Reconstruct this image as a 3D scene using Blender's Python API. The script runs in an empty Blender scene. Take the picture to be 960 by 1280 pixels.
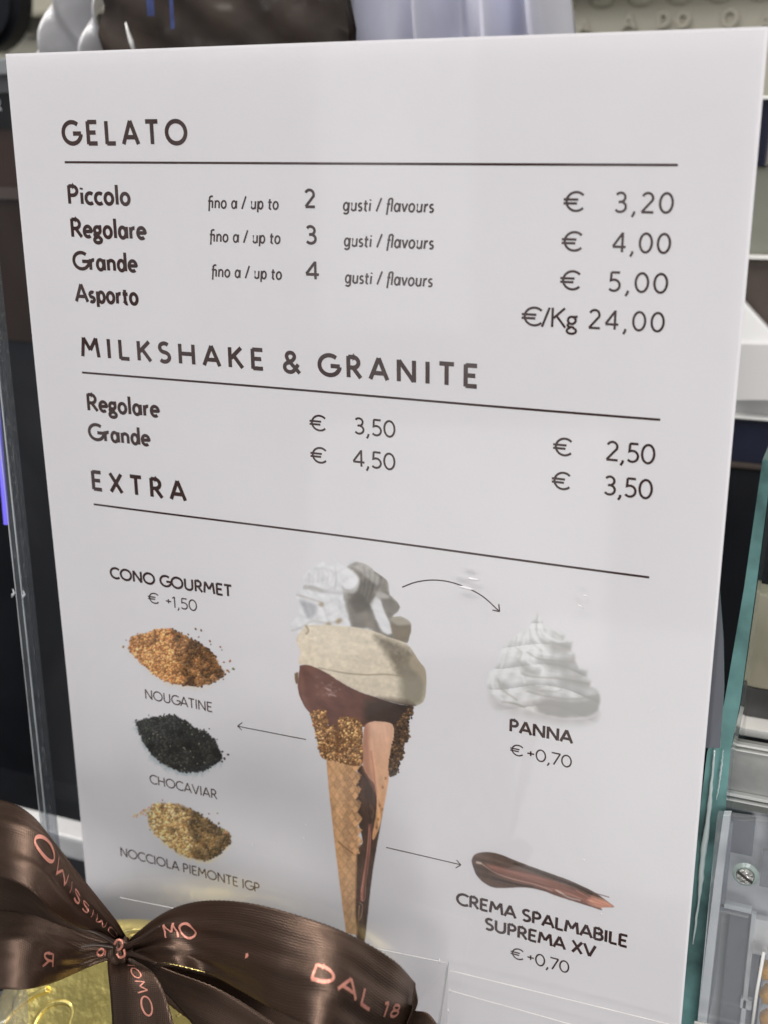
import bpy, bmesh, math, random
import numpy as np
from mathutils import Vector, Matrix
random.seed(7); np.random.seed(7)

# ------------------------------------------------------------------ camera
S = bpy.context.scene
CP = Vector((0.239189791, -0.294903598, 0.274718521))
RM = np.array([[0.92414293, 0.38201309, -0.00508317],
               [0.11191193, -0.2834041, -0.95244834],
               [-0.36528833, 0.87962953, -0.30465772]])
FPX = 1479.509
cd = bpy.data.cameras.new('camera'); cam = bpy.data.objects.new('camera', cd)
S.collection.objects.link(cam); S.camera = cam
m = Matrix.Identity(4)
for i in range(3):
    m[i][0] = RM[0][i]; m[i][1] = -RM[1][i]; m[i][2] = -RM[2][i]
    m[i][3] = CP[i]
cam.matrix_world = m
cd.sensor_fit = 'AUTO'; cd.sensor_width = 4.8; cd.lens = FPX / 1280 * 4.8
cd.clip_start = 0.01; cd.clip_end = 60
cd.dof.use_dof = True; cd.dof.focus_distance = 0.34; cd.dof.aperture_fstop = 1.8

def at(px, py, Y):                      # pixel of the photograph -> the point of the plane y = Y behind it
    d = RM.T @ np.array([(px - 480) / FPX, (py - 640) / FPX, 1.0])
    t = (Y - CP[1]) / d[1]
    return Vector((CP[0] + t * d[0], Y, CP[2] + t * d[2]))

# ------------------------------------------------------------------ world, lamps, exposure
S.view_settings.view_transform = 'Standard'; S.view_settings.look = 'None'
S.view_settings.exposure = 0.0; S.view_settings.gamma = 1.0
try: S.view_settings.use_curve_mapping = False
except Exception: pass
W = bpy.data.worlds.new('World'); S.world = W; W.use_nodes = True
bg = W.node_tree.nodes['Background']; bg.inputs[0].default_value = (0.93, 0.95, 1.0, 1); bg.inputs[1].default_value = 0.165

def area(name, loc, target, sx, sy, power, col=(1, 1, 1)):
    l = bpy.data.lights.new(name, 'AREA'); l.shape = 'RECTANGLE'; l.size = sx; l.size_y = sy
    l.energy = power; l.color = col
    o = bpy.data.objects.new(name, l); S.collection.objects.link(o); o.location = loc
    o.rotation_euler = (Vector(target) - Vector(loc)).to_track_quat('-Z', 'Y').to_euler()
    return o
area('ceiling_light_panel', (0.5, -1.5, 1.9), (0.1, 0, 0.1), 1.5, 0.8, 16, (1.0, 0.985, 0.975))
area('shop_window_light', (-1.1, -0.9, 1.7), (0.1, 0, 0.15), 1.2, 0.9, 12, (0.93, 0.95, 1.0))
area('low_fill_light', (0.62, -0.85, 0.02), (0.09, 0, -0.03), 0.5, 0.4, 5.0, (1.0, 0.96, 0.92))  # added low fill, brightens the lower part of the sheet
area('highlight_lamp', (0.16, -0.62, 0.80), (0.05, -0.06, 0.02), 0.09, 0.09, 1.0, (1.0, 0.93, 0.85))  # added small lamp, gives sharp highlights on ribbon and foil
area('ribbon_highlight_lamp', (-0.50, -0.12, 1.35), (0.0, -0.07, 0.0), 0.9, 0.36, 13, (1.0, 0.92, 0.84))  # added overhead lamp, set where the ribbon mirrors it as highlights
area('reflection_lamp', (-0.20, -1.0, -0.20), (0.08, 0, 0.12), 0.36, 0.28, 0.26, (1, .98, .96))  # these three lamps are added so soft patches reflect in the sheet's cover
area('reflection_lamp', (-0.02, -1.1, -0.50), (0.12, 0, 0.08), 0.24, 0.34, 0.20, (1, .98, .94))
area('reflection_lamp', (-0.40, -1.3, 0.20), (0.08, 0, 0.2), 0.22, 0.40, 0.16, (.96, .98, 1))
area('cabinet_light', (0.15, 0.16, 1.1), (0.1, 0.4, 0.3), 0.5, 0.2, 1.5, (1.0, 0.98, 0.93))

S.cycles.caustics_reflective = False; S.cycles.caustics_refractive = False
# ------------------------------------------------------------------ helpers
C = S.collection
def lin(c):
    return tuple(((v / 255) / 12.92 if v / 255 <= 0.04045 else ((v / 255 + 0.055) / 1.055) ** 2.4) for v in c)
PAPER = lin((205, 202, 204))
def alb(c):                              # printed colour relative to the white of the sheet
    l = lin(c); return tuple(min(0.95, 0.80 * l[i] / PAPER[i]) for i in range(3))

def mat(name, col, rough=0.5, metal=0.0, spec=0.5, bump=0.0, bscale=50, vary=0.0, vscale=20, coat=0.0, trans=0, ior=1.45, emit=None):
    M = bpy.data.materials.new(name); M.use_nodes = True; nt = M.node_tree
    b = nt.nodes['Principled BSDF']; b.inputs['Base Color'].default_value = (*col, 1)
    b.inputs['Roughness'].default_value = rough; b.inputs['Metallic'].default_value = metal
    b.inputs['Specular IOR Level'].default_value = spec; b.inputs['Coat Weight'].default_value = coat
    b.inputs['Transmission Weight'].default_value = trans; b.inputs['IOR'].default_value = ior
    tc = nt.nodes.new('ShaderNodeTexCoord')
    if vary:
        n = nt.nodes.new('ShaderNodeTexNoise'); n.inputs['Scale'].default_value = vscale; n.inputs['Detail'].default_value = 6
        nt.links.new(tc.outputs['Object'], n.inputs['Vector'])
        r = nt.nodes.new('ShaderNodeValToRGB')
        r.color_ramp.elements[0].position = 0.3; r.color_ramp.elements[1].position = 0.7
        r.color_ramp.elements[0].color = (*[c * (1 - vary) for c in col], 1)
        r.color_ramp.elements[1].color = (*[min(1, c * (1 + vary)) for c in col], 1)
        nt.links.new(n.outputs['Fac'], r.inputs['Fac']); nt.links.new(r.outputs['Color'], b.inputs['Base Color'])
    if bump:
        n = nt.nodes.new('ShaderNodeTexNoise'); n.inputs['Scale'].default_value = bscale; n.inputs['Detail'].default_value = 4
        nt.links.new(tc.outputs['Object'], n.inputs['Vector'])
        bp = nt.nodes.new('ShaderNodeBump'); bp.inputs['Strength'].default_value = bump; bp.inputs['Distance'].default_value = 0.001
        nt.links.new(n.outputs['Fac'], bp.inputs['Height']); nt.links.new(bp.outputs['Normal'], b.inputs['Normal'])
    if emit:
        b.inputs['Emission Color'].default_value = (*emit[0], 1); b.inputs['Emission Strength'].default_value = emit[1]
    return M

def clear(name, tint=(1, 1, 1), rough=0.03, haze=0.0, hazecol=(0.8, 0.8, 0.82), bump=0.0, bscale=8, ior=1.49, gcol=(1, 1, 1), glare=0.0):
    """clear plastic or glass sheet: transparent, mirror-like by Fresnel, with an optional milky share"""
    M = bpy.data.materials.new(name); M.use_nodes = True; nt = M.node_tree; nt.nodes.clear()
    out = nt.nodes.new('ShaderNodeOutputMaterial'); t = nt.nodes.new('ShaderNodeBsdfTransparent')
    t.inputs[0].default_value = (*tint, 1)
    g = nt.nodes.new('ShaderNodeBsdfGlossy'); g.inputs['Roughness'].default_value = rough; g.inputs['Color'].default_value = (*gcol, 1)
    # reflectance of a thin sheet, the same from both sides: r0 + (1 - r0)(1 - |cos|)^5
    r0 = min(0.5, 1.6 * ((ior - 1) / (ior + 1)) ** 2); geo = nt.nodes.new('ShaderNodeNewGeometry')
    def mth(op, a, b_=None, c=None):
        n = nt.nodes.new('ShaderNodeMath'); n.operation = op
        for k, v in enumerate((a, b_, c)):
            if v is None: continue
            if isinstance(v, (int, float)): n.inputs[k].default_value = v
            else: nt.links.new(v, n.inputs[k])
        return n.outputs[0]
    dt = nt.nodes.new('ShaderNodeVectorMath'); dt.operation = 'DOT_PRODUCT'
    nt.links.new(geo.outputs['Incoming'], dt.inputs[0]); nt.links.new(geo.outputs['Normal'], dt.inputs[1])
    q = mth('SUBTRACT', 1.0, mth('ABSOLUTE', dt.outputs['Value']))
    fr = mth('MULTIPLY_ADD', mth('POWER', q, 5.0), 1 - r0, r0)
    mx = nt.nodes.new('ShaderNodeMixShader')
    nt.links.new(fr, mx.inputs[0]); nt.links.new(g.outputs[0], mx.inputs[2])
    last = t.outputs[0]
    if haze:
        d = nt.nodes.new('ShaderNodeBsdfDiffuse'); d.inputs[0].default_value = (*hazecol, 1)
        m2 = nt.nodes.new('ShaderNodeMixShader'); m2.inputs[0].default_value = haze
        if glare:  # pale noise in the diffuse share stands in for reflected glare
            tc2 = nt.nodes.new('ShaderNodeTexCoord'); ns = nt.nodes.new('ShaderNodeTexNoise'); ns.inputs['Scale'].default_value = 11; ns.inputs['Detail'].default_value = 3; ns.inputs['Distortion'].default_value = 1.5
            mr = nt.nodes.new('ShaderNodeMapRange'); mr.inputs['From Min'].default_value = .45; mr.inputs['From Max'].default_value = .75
            mr.inputs['To Min'].default_value = haze; mr.inputs['To Max'].default_value = haze + glare
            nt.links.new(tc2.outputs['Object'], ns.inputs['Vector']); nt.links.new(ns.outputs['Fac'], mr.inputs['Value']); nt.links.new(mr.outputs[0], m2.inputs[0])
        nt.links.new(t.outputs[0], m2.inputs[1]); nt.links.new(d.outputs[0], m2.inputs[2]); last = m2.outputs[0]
    nt.links.new(last, mx.inputs[1])
    if bump:
        tc = nt.nodes.new('ShaderNodeTexCoord'); n = nt.nodes.new('ShaderNodeTexNoise'); n.inputs['Scale'].default_value = bscale
        bp = nt.nodes.new('ShaderNodeBump'); bp.inputs['Strength'].default_value = bump; bp.inputs['Distance'].default_value = 0.002
        nt.links.new(tc.outputs['Object'], n.inputs['Vector']); nt.links.new(n.outputs['Fac'], bp.inputs['Height'])
        nt.links.new(bp.outputs['Normal'], g.inputs['Normal'])
    nt.links.new(mx.outputs[0], out.inputs[0])
    return M

def link(name, me, M, parent=None, smooth=False):
    o = bpy.data.objects.new(name, me); C.objects.link(o)
    if M is not None: me.materials.append(M)
    if smooth: me.shade_smooth()
    if parent is not None: o.parent = parent
    return o
def tag(o, label=None, cat=None, group=None, kind=None):
    if label: o['label'] = label
    if cat: o['category'] = cat
    if group: o['group'] = group
    if kind: o['kind'] = kind
    return o
def empty(name, label, cat, group=None):
    return tag(link_empty(name), label, cat, group)
def link_empty(name):
    o = bpy.data.objects.new(name, None); o.empty_display_size = 0.01; C.objects.link(o); return o
def mesh(name, V, F):
    me = bpy.data.meshes.new(name); me.from_pydata([tuple(v) for v in V], [], F); me.update(); return me
def box(name, x0, x1, y0, y1, z0, z1, M, parent=None, bev=0.0):
    bm = bmesh.new(); bmesh.ops.create_cube(bm, size=1)
    for v in bm.verts:
        v.co = Vector(((x0 + x1) / 2 + v.co.x * (x1 - x0), (y0 + y1) / 2 + v.co.y * (y1 - y0), (z0 + z1) / 2 + v.co.z * (z1 - z0)))
    if bev: bmesh.ops.bevel(bm, geom=bm.edges[:], offset=bev, segments=2, affect='EDGES', profile=0.7)
    me = bpy.data.meshes.new(name); bm.to_mesh(me); bm.free()
    return link(name, me, M, parent)
def hexa(name, front, depth, M, parent=None, bev=0.0, d=Vector((0, 1, 0))):
    """a slab: outline of its front face (4 points, any order round) pushed back by depth along d"""
    bm = bmesh.new()
    a = [bm.verts.new(p) for p in front]; b = [bm.verts.new(Vector(p) + d * depth) for p in front]
    bm.faces.new(a); bm.faces.new(b[::-1]); n = len(a)
    for i in range(n): bm.faces.new((a[i], b[i], b[(i + 1) % n], a[(i + 1) % n]))
    bmesh.ops.recalc_face_normals(bm, faces=bm.faces[:])
    if bev: bmesh.ops.bevel(bm, geom=bm.edges[:], offset=bev, segments=2, affect='EDGES', profile=0.7)
    me = bpy.data.meshes.new(name); bm.to_mesh(me); bm.free()
    return link(name, me, M, parent)
def pbox(name, px0, px1, py0, py1, Y, depth, M, parent=None, bev=0.0):
    """axis-aligned box at depth Y whose front covers about this rectangle of the photograph"""
    xs = [at(px0, (py0 + py1) / 2, Y).x, at(px1, (py0 + py1) / 2, Y).x]
    zs = [at((px0 + px1) / 2, py1, Y).z, at((px0 + px1) / 2, py0, Y).z]
    return box(name, xs[0], xs[1], Y, Y + depth, zs[0], zs[1], M, parent, bev)
def catmull(P, n):
    P = [np.array(p, float) for p in P]; out = []
    k = len(P) - 1
    for i in range(n + 1):
        s = i / n * k; j = min(int(s), k - 1); t = s - j
        p0 = P[j - 1] if j > 0 else 2 * P[0] - P[1]; p1 = P[j]; p2 = P[j + 1]; p3 = P[j + 2] if j + 2 <= k else 2 * P[k] - P[k - 1]
        out.append(0.5 * ((2 * p1) + (p2 - p0) * t + (2 * p0 - 5 * p1 + 4 * p2 - p3) * t * t + (3 * p1 - p0 - 3 * p2 + p3) * t ** 3))
    return out
def tube(name, pts, r, M, parent=None, seg=8, closed=False):
    V, F = [], []; n = len(pts); pts = [Vector(p) for p in pts]
    for i, p in enumerate(pts):
        a = pts[(i - 1) % n] if closed or i > 0 else p; b = pts[(i + 1) % n] if closed or i < n - 1 else p
        t = (b - a).normalized(); u = t.cross(Vector((0.1, 0.97, 0.2))).normalized(); w = t.cross(u)
        rr = r[i] if isinstance(r, (list, tuple)) else r
        for k in range(seg):
            an = 2 * math.pi * k / seg; V.append(p + (u * math.cos(an) + w * math.sin(an)) * rr)
    for i in range(n if closed else n - 1):
        for k in range(seg):
            j = (i + 1) % n; F.append((i * seg + k, i * seg + (k + 1) % seg, j * seg + (k + 1) % seg, j * seg + k))
    if not closed: F.append(tuple(range(seg))[::-1]); F.append(tuple((n - 1) * seg + k for k in range(seg)))
    return link(name, mesh(name, V, F), M, parent, True)

# ------------------------------------------------------------------ stroke lettering
def arc(cx, cy, rx, ry, a0, a1, n=14):
    return [(cx + rx * math.cos(math.radians(a0 + (a1 - a0) * i / n)), cy + ry * math.sin(math.radians(a0 + (a1 - a0) * i / n))) for i in range(n + 1)]
def ring(cx, cy, rx, ry, n=28):
    return arc(cx, cy, rx, ry, 90, 450, n)
XH = 0.62
def bowl(cx, rx=.185): return ring(cx, XH / 2, rx, XH / 2 - .02)
G = {   # glyph: (advance, strokes); cap height 1, the strokes are centre lines
 'A': (.72, [[(.03, 0), (.36, 1)], [(.69, 0), (.36, 1)], [(.15, .30), (.57, .30)]]),
 'B': (.58, [[(.08, 0), (.08, 1)], [(.08, .97), (.28, .97)] + arc(.28, .755, .2, .215, 90, -90, 10) + [(.08, .54)], [(.3, .54)] + arc(.3, .285, .23, .255, 90, -90, 10) + [(.08, .03)]]),
 'C': (.74, [arc(.46, .5, .41, .47, 48, 312, 24)]),
 'D': (.76, [[(.09, 0), (.09, 1)], [(.09, .97), (.28, .97)] + arc(.28, .5, .41, .47, 90, -90, 16) + [(.09, .03)]]),
 'E': (.54, [[(.09, 0), (.09, 1)], [(.09, .965), (.5, .965)], [(.09, .51), (.44, .51)], [(.09, .035), (.5, .035)]]),
 'G': (.80, [arc(.46, .5, .41, .47, 50, 345, 24) + [(.86, .44)], [(.50, .47), (.87, .47)]]),
 'H': (.74, [[(.09, 0), (.09, 1)], [(.65, 0), (.65, 1)], [(.09, .51), (.65, .51)]]),
 'I': (.20, [[(.10, 0), (.10, 1)]]),
 'K': (.62, [[(.09, 0), (.09, 1)], [(.56, 1), (.13, .46)], [(.24, .60), (.60, 0)]]),
 'L': (.50, [[(.09, 0), (.09, 1)], [(.09, .035), (.48, .035)]]),
 'M': (.86, [[(.06, 0), (.15, 1)], [(.15, .98), (.43, .36)], [(.71, .98), (.43, .36)], [(.80, 0), (.71, 1)]]),
 'N': (.76, [[(.09, 0), (.09, 1)], [(.10, .97), (.66, .03)], [(.67, 0), (.67, 1)]]),
 'O': (.92, [ring(.46, .5, .41, .47)]),
 'P': (.56, [[(.09, 0), (.09, 1)], [(.09, .965), (.27, .965)] + arc(.27, .715, .22, .25, 90, -90, 10) + [(.09, .465)]]),
 'R': (.60, [[(.09, 0), (.09, 1)], [(.09, .965), (.27, .965)] + arc(.27, .715, .22, .25, 90, -90, 10) + [(.09, .465)], [(.27, .47), (.57, 0)]]),
 'S': (.54, [arc(.28, .745, .20, .225, 40, 250, 14) + arc(.26, .27, .22, .24, 70, -140, 14)]),
 'T': (.58, [[(.29, 0), (.29, 1)], [(.02, .965), (.56, .965)]]),
 'U': (.72, [[(.09, 1), (.09, .31)] + arc(.36, .31, .27, .28, 180, 360, 14) + [(.63, 1)]]),
 'V': (.70, [[(.03, 1), (.35, 0)], [(.67, 1), (.35, 0)]]),
 'X': (.64, [[(.05, 0), (.59, 1)], [(.59, 0), (.05, 1)]]),
 '&': (.72, [[(.69, .0), (.20, .62)] + arc(.32, .78, .165, .185, 215, -40, 14) + [(.40, .60), (.20, .46)] + arc(.28, .26, .22, .23, 125, 330, 12) + [(.64, .42)]]),
 'a': (.50, [bowl(.225, .165), [(.43, 0), (.43, XH + .015)]]),
 'c': (.40, [arc(.25, XH / 2, .20, XH / 2 - .02, 50, 310, 16)]),
 'd': (.51, [bowl(.225, .165), [(.435, 0), (.435, 1.06)]]),
 'e': (.46, [[(.05, .31), (.41, .33)] + arc(.24, XH / 2, .19, XH / 2 - .02, 8, 310, 20)]),
 'g': (.45, [ring(.22, .40, .15, .185, 20), [(.28, .575), (.44, .60)], arc(.16, .14, .09, .085, 120, 250, 6) + [(.28, .045)] + arc(.22, -.14, .18, .15, 60, -240, 16) + [(.12, .05)]]),
 'ɡ': (.50, [bowl(.225, .165), [(.43, XH + .015), (.43, -.05)] + arc(.25, -.07, .18, .17, 5, -150, 10)]),
 'i': (.18, [[(.09, 0), (.09, XH)], [(.085, .78), (.095, .88)]]),
 'l': (.18, [[(.09, 0), (.09, 1.06)]]),
 'n': (.48, [[(.08, 0), (.08, XH)], [(.08, .38)] + arc(.24, .40, .155, .18, 165, 0, 10) + [(.395, 0)]]),
 'o': (.48, [bowl(.24)]),
 'p': (.51, [bowl(.29, .165), [(.08, -.26), (.08, XH + .015)]]),
 'r': (.32, [[(.08, 0), (.08, XH)], [(.08, .36)] + arc(.25, .40, .15, .17, 165, 75, 8)]),
 's': (.36, [arc(.18, .435, .12, .14, 40, 250, 10) + arc(.17, .155, .13, .135, 70, -140, 10)]),
 't': (.32, [[(.13, .80), (.13, .13)] + arc(.22, .13, .09, .11, 180, 300, 6), [(.01, .56), (.29, .56)]]),
 'u': (.48, [[(.08, XH), (.08, .20)] + arc(.235, .20, .155, .18, 180, 345, 10), [(.395, 0), (.395, XH)]]),
 'v': (.42, [[(.03, XH), (.21, 0)], [(.39, XH), (.21, 0)]]),
 'ﬁ': (.50, [[(.13, -.26), (.15, .80)] + arc(.30, .80, .15, .15, 180, 90, 8) + [(.40, .94)], [(.03, .56), (.41, .56)], [(.40, 0), (.40, .57)]]),
 'ﬂ': (.48, [[(.08, -.26), (.14, .80)] + arc(.29, .82, .15, .15, 180, 90, 8) + [(.40, .96)], [(.02, .56), (.26, .56)], [(.39, 0), (.40, .96)]]),
 '0': (.66, [ring(.33, .5, .265, .47)]),
 '1': (.34, [[(.20, 0), (.20, 1)], [(.04, .84), (.20, .98)]]),
 '2': (.62, [arc(.30, .72, .22, .25, 160, -25, 14) + [(.07, .04)], [(.06, .035), (.57, .035)]]),
 '3': (.60, [arc(.28, .745, .20, .225, 150, -90, 14) + [(.20, .52)], [(.26, .52)] + arc(.28, .28, .24, .25, 90, -145, 14)]),
 '4': (.64, [[(.46, 0), (.46, 1)], [(.46, .97), (.04, .29)], [(.03, .27), (.62, .27)]]),
 '5': (.60, [[(.51, .965), (.14, .965)], [(.15, .97), (.13, .56)] + arc(.27, .315, .25, .285, 115, -140, 16)]),
 '7': (.56, [[(.03, .965), (.53, .965)], [(.52, .97), (.16, 0)]]),
 '8': (.60, [ring(.30, .75, .19, .22, 20), ring(.30, .28, .24, .25, 22)]),
 ',': (.26, [[(.15, .07), (.14, -.04), (.06, -.21)]]),
 '/': (.34, [[(.03, -.02), (.31, 1.0)]]),
 '+': (.52, [[(.06, .50), (.46, .50)], [(.26, .30), (.26, .70)]]),
 '€': (.78, [arc(.50, .5, .38, .46, 42, 318, 22), [(.0, .595), (.58, .595)], [(.0, .405), (.54, .405)]]),
 ' ': (.26, []),
}
def stroke_strip(pts, w, closed):
    n = len(pts); L, R_ = [], []
    for i in range(n):
        a = pts[i - 1] if (i > 0 or closed) else None; b = pts[(i + 1) % n] if (i < n - 1 or closed) else None
        p = pts[i]
        def nrm(u, v):
            dx, dy = v[0] - u[0], v[1] - u[1]; l = math.hypot(dx, dy) or 1e-9; return (-dy / l, dx / l)
        if a is None: nn = nrm(p, b); s = 1
        elif b is None: nn = nrm(a, p); s = 1
        else:
            n1, n2 = nrm(a, p), nrm(p, b); sx, sy = n1[0] + n2[0], n1[1] + n2[1]; l = math.hypot(sx, sy)
            if l < 1e-6: nn = n1; s = 1
            else: nn = (sx / l, sy / l); s = min(1 / max(nn[0] * n1[0] + nn[1] * n1[1], 0.45), 1.8)
        L.append((p[0] + nn[0] * w / 2 * s, p[1] + nn[1] * w / 2 * s)); R_.append((p[0] - nn[0] * w / 2 * s, p[1] - nn[1] * w / 2 * s))
    return L, R_
def letters(text, weight, track, width, cap, f, slant=0.0):
    """f(x, y, lift) -> point; text is fitted to `width` (same unit as cap). returns verts, faces"""
    adv = [G[c][0] for c in text]; nat = sum(adv) * cap; gaps = len(text) - 1
    sc = (width) / (nat + gaps * track * cap); V, F = [], []; x = 0; lay = 0
    for c, a in zip(text, adv):
        for st in G[c][1]:
            P = [((x + p[0] * cap * sc + slant * p[1] * cap), p[1] * cap) for p in st]
            closed = math.hypot(P[0][0] - P[-1][0], P[0][1] - P[-1][1]) < cap * 0.01 and len(P) > 6
            if closed: P = P[:-1]
            L, R_ = stroke_strip(P, weight * cap, closed); k = len(P); b = len(V); lay += 1
            z = (lay % 7) * 0.0000025
            for i in range(k): V.append(f(*L[i], z)); V.append(f(*R_[i], z))
            for i in range(k if closed else k - 1):
                j = (i + 1) % k; F.append((b + 2 * i, b + 2 * i + 1, b + 2 * j + 1, b + 2 * j))
        x += a * cap * sc + track * cap * sc
    return V, F

# ------------------------------------------------------------------ the menu sheet
PW, PH = 0.210, 0.297
def warp(x, z):
    return 0.0007 * math.sin(x * 17 + 0.5) * math.sin(z * 13 + 0.8) + 0.0004 * math.sin(x * 42 + z * 21) - 0.004 * max(0, (x - 0.195) / 0.015) ** 2 * 0.25 * (1 - z / PH)
def pap(px, py):
    p = at(px, py, 0); return p.x, p.z
nx, nz = 84, 118; V, F = [], []
for side in (0, 1):
    for j in range(nz + 1):
        for i in range(nx + 1):
            x, z = PW * i / nx, PH * j / nz; V.append((x, warp(x, z) + side * 0.00012, z))
n1 = (nx + 1) * (nz + 1)
for j in range(nz):
    for i in range(nx):
        a = j * (nx + 1) + i; F.append((a, a + 1, a + nx + 2, a + nx + 1)); F.append((n1 + a, n1 + a + nx + 1, n1 + a + nx + 2, n1 + a + 1))
def rimf(a, b): F.append((a, n1 + a, n1 + b, b))
for i in range(nx): rimf(i, i + 1); rimf(nz * (nx + 1) + i + 1, nz * (nx + 1) + i)
for j in range(nz): rimf((j + 1) * (nx + 1), j * (nx + 1)); rimf(j * (nx + 1) + nx, (j + 1) * (nx + 1) + nx)
M_paper = mat('paper_white', (0.785, 0.773, 0.80), 0.62, spec=0.3, bump=0.05, bscale=900, vary=0.012, vscale=35)
sheet = link('menu_sheet', mesh('menu_sheet', V, F), M_paper)
tag(sheet, 'white printed price list sheet for gelato, milkshake and extras in brown lettering', 'menu')
M_ink = mat('brown_ink', alb((44, 21, 16)), 0.55, spec=0.15, vary=0.12, vscale=300)
M_ink2 = mat('brown_ink_light', alb((62, 42, 36)), 0.55, spec=0.15, vary=0.1, vscale=300)
LIFT = 0.00006
def fpaper(x0, z0):
    return lambda x, y, l: (x0 + x, warp(x0 + x, z0 + y) - LIFT - l, z0 + y)
def line_of(name, text, x0, y0, x1, y1, cap, weight, track=0.0, ink=None, slant=0.0):
    a = pap(x0, y0); b = pap(x1, y1); z0 = (a[1] + b[1]) / 2
    c = pap(x0, y0 - cap)[1] - a[1]
    V, F = letters(text, weight * 1.30, track, b[0] - a[0], c, fpaper(a[0], z0), slant)
    return link(name, mesh(name, V, F), ink or M_ink, sheet)
# added wavy clear film over the sheet, glare patches painted in as pale haze
M_glare = clear('glare_film', (.998, .998, .998), .17, .001, (.95, .93, .97), bump=.25, bscale=22, ior=1.34, glare=.09)
V, F = [], []
for j in range(61):
    for i in range(45):
        x, z = .0006 + (PW - .0012) * i / 44, PH * (.002 + .996 * j / 60); V.append((x, warp(x, z) - .0009 - .0003 * math.sin(x * 60 + z * 31), z))
for j in range(60):
    for i in range(44): a = j * 45 + i; F.append((a, a + 1, a + 46, a + 45))
link('glare_sheet', mesh('glare_sheet', V, F), M_glare, sheet, True)
H_, B_, T_ = 'heading_text', 'item_text', 'price_text'
line_of(H_, 'GELATO', 80, 180, 235, 180.5, 28.5, .15, .30)
line_of(H_, 'MILKSHAKE', 103.5, 444.4, 330, 462.5, 23.6, .158, .32)
line_of(H_, '&', 354, 465.3, 375.5, 466.8, 26, .145)
line_of(H_, 'GRANITE', 398, 468.5, 598, 484, 26.3, .158, .32)
line_of(H_, 'EXTRA', 116, 611.5, 233, 625.5, 22.8, .158, .36)
line_of(B_, 'Piccolo', 86.5, 254.4, 164, 256, 22.8, .158, .06)
line_of(B_, 'Regolare', 90.5, 295.6, 183.5, 298.8, 22.5, .158, .06)
line_of(B_, 'Grande', 93.5, 336, 172.5, 339.5, 21.5, .158, .06)
line_of(B_, 'Asporto', 96.5, 376.3, 174, 380.6, 21.6, .158, .06)
line_of(B_, 'Regolare', 110.5, 512, 200, 521, 20.3, .158, .06)
line_of(B_, 'Grande', 112.5, 549, 188.5, 556.5, 19.8, .158, .06)
for a in ((260, 259.7, 349, 262, 15.5), (262, 301.8, 351, 304.6, 15.4), (264.3, 345.5, 352.5, 349.5, 15.2)):
    line_of('note_text', 'ﬁno a / up to', *a, .118, .05, None, .10)
for a in ((429.5, 263, 543.3, 265.3, 16.4), (430.5, 307.4, 543, 311, 16.4), (431.5, 353.2, 541.5, 358.3, 16.2)):
    line_of('note_text', 'ɡusti / ﬂavours', *a, .118, .06, None, .12)
line_of('number_text', '2', 381.5, 259, 396, 259.3, 22.5, .125)
line_of('number_text', '3', 382.5, 304.5, 397.5, 305, 22.5, .125)
line_of('number_text', '4', 382.5, 348.5, 400, 349.3, 22.2, .125)
for a in (('€', 704, 264.5, 728.5, 264.8, 25.5), ('3,20', 766.5, 266, 841.5, 266.6, 25.5), ('€', 701.8, 313.8, 726.3, 314.5, 25),
          ('4,00', 764.5, 315.5, 838, 317, 24.8), ('€', 700, 362, 724, 363, 24.5), ('5,00', 759, 364.6, 834.5, 366.7, 24.6),
          ('2,50', 756.5, 575.5, 819, 579.5, 24), ('3,50', 754, 618.5, 816, 623, 23.8)):
    line_of(T_, *a, .097, .14 if len(a[0]) > 1 and a[2] < 500 else .03)
line_of(T_, '€/Kg', 652.3, 406.5, 722, 410.5, 24, .097, .0)
line_of(T_, '24,00', 734.5, 411, 830.3, 415, 24, .097, .16)
for a in (('€', 386.8, 538.3, 406.3, 539.5, 20), ('3,50', 442, 542.8, 494.8, 546.6, 20.5), ('€', 387.8, 578.5, 407, 580, 20),
          ('4,50', 440.5, 583.2, 494.5, 587.5, 20.6), ('€', 691.5, 568.5, 714, 570.2, 22.6), ('€', 689.8, 610.5, 712, 612.5, 22.2)):
    line_of(T_, *a, .097, .03)
C_ = 'caption_text'
line_of(C_, 'CONO GOURMET', 138.3, 722.3, 290, 746, 13.4, .16, .06)
line_of(C_, '€', 185.5, 753.3, 198.5, 755.2, 13.3, .09)
line_of(C_, '+1,50', 207, 759, 247, 763, 13.6, .09)
line_of(C_, 'NOUGATINE', 180.6, 874.2, 265.5, 890, 11.6, .10, .05, M_ink2)
line_of(C_, 'CHOCAVIAR', 186, 981, 270.8, 999, 11.1, .10, .05, M_ink2)
line_of(C_, 'NOCCIOLA PIEMONTE IGP', 149, 1072, 324.3, 1115.8, 10.7, .105, .05, M_ink2)
line_of(C_, 'PANNA', 636.3, 913.5, 715.8, 929.3, 15, .17, .06)
line_of(C_, '€', 637.3, 943.5, 653, 946.5, 14, .09)
line_of(C_, '+0,70', 657.5, 950, 715.3, 958.5, 15, .09)
line_of(C_, 'CREMA SPALMABILE', 570, 1130.5, 784.6, 1183.8, 14.2, .165, .05)
line_of(C_, 'SUPREMA XV', 605.5, 1162.8, 744.3, 1196.3, 14.2, .165, .05)
line_of(C_, '€', 637.7, 1198, 653.3, 1201.5, 13.8, .09)
line_of(C_, '+0,70', 657.5, 1204.5, 711.6, 1216.5, 14.6, .09)

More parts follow.
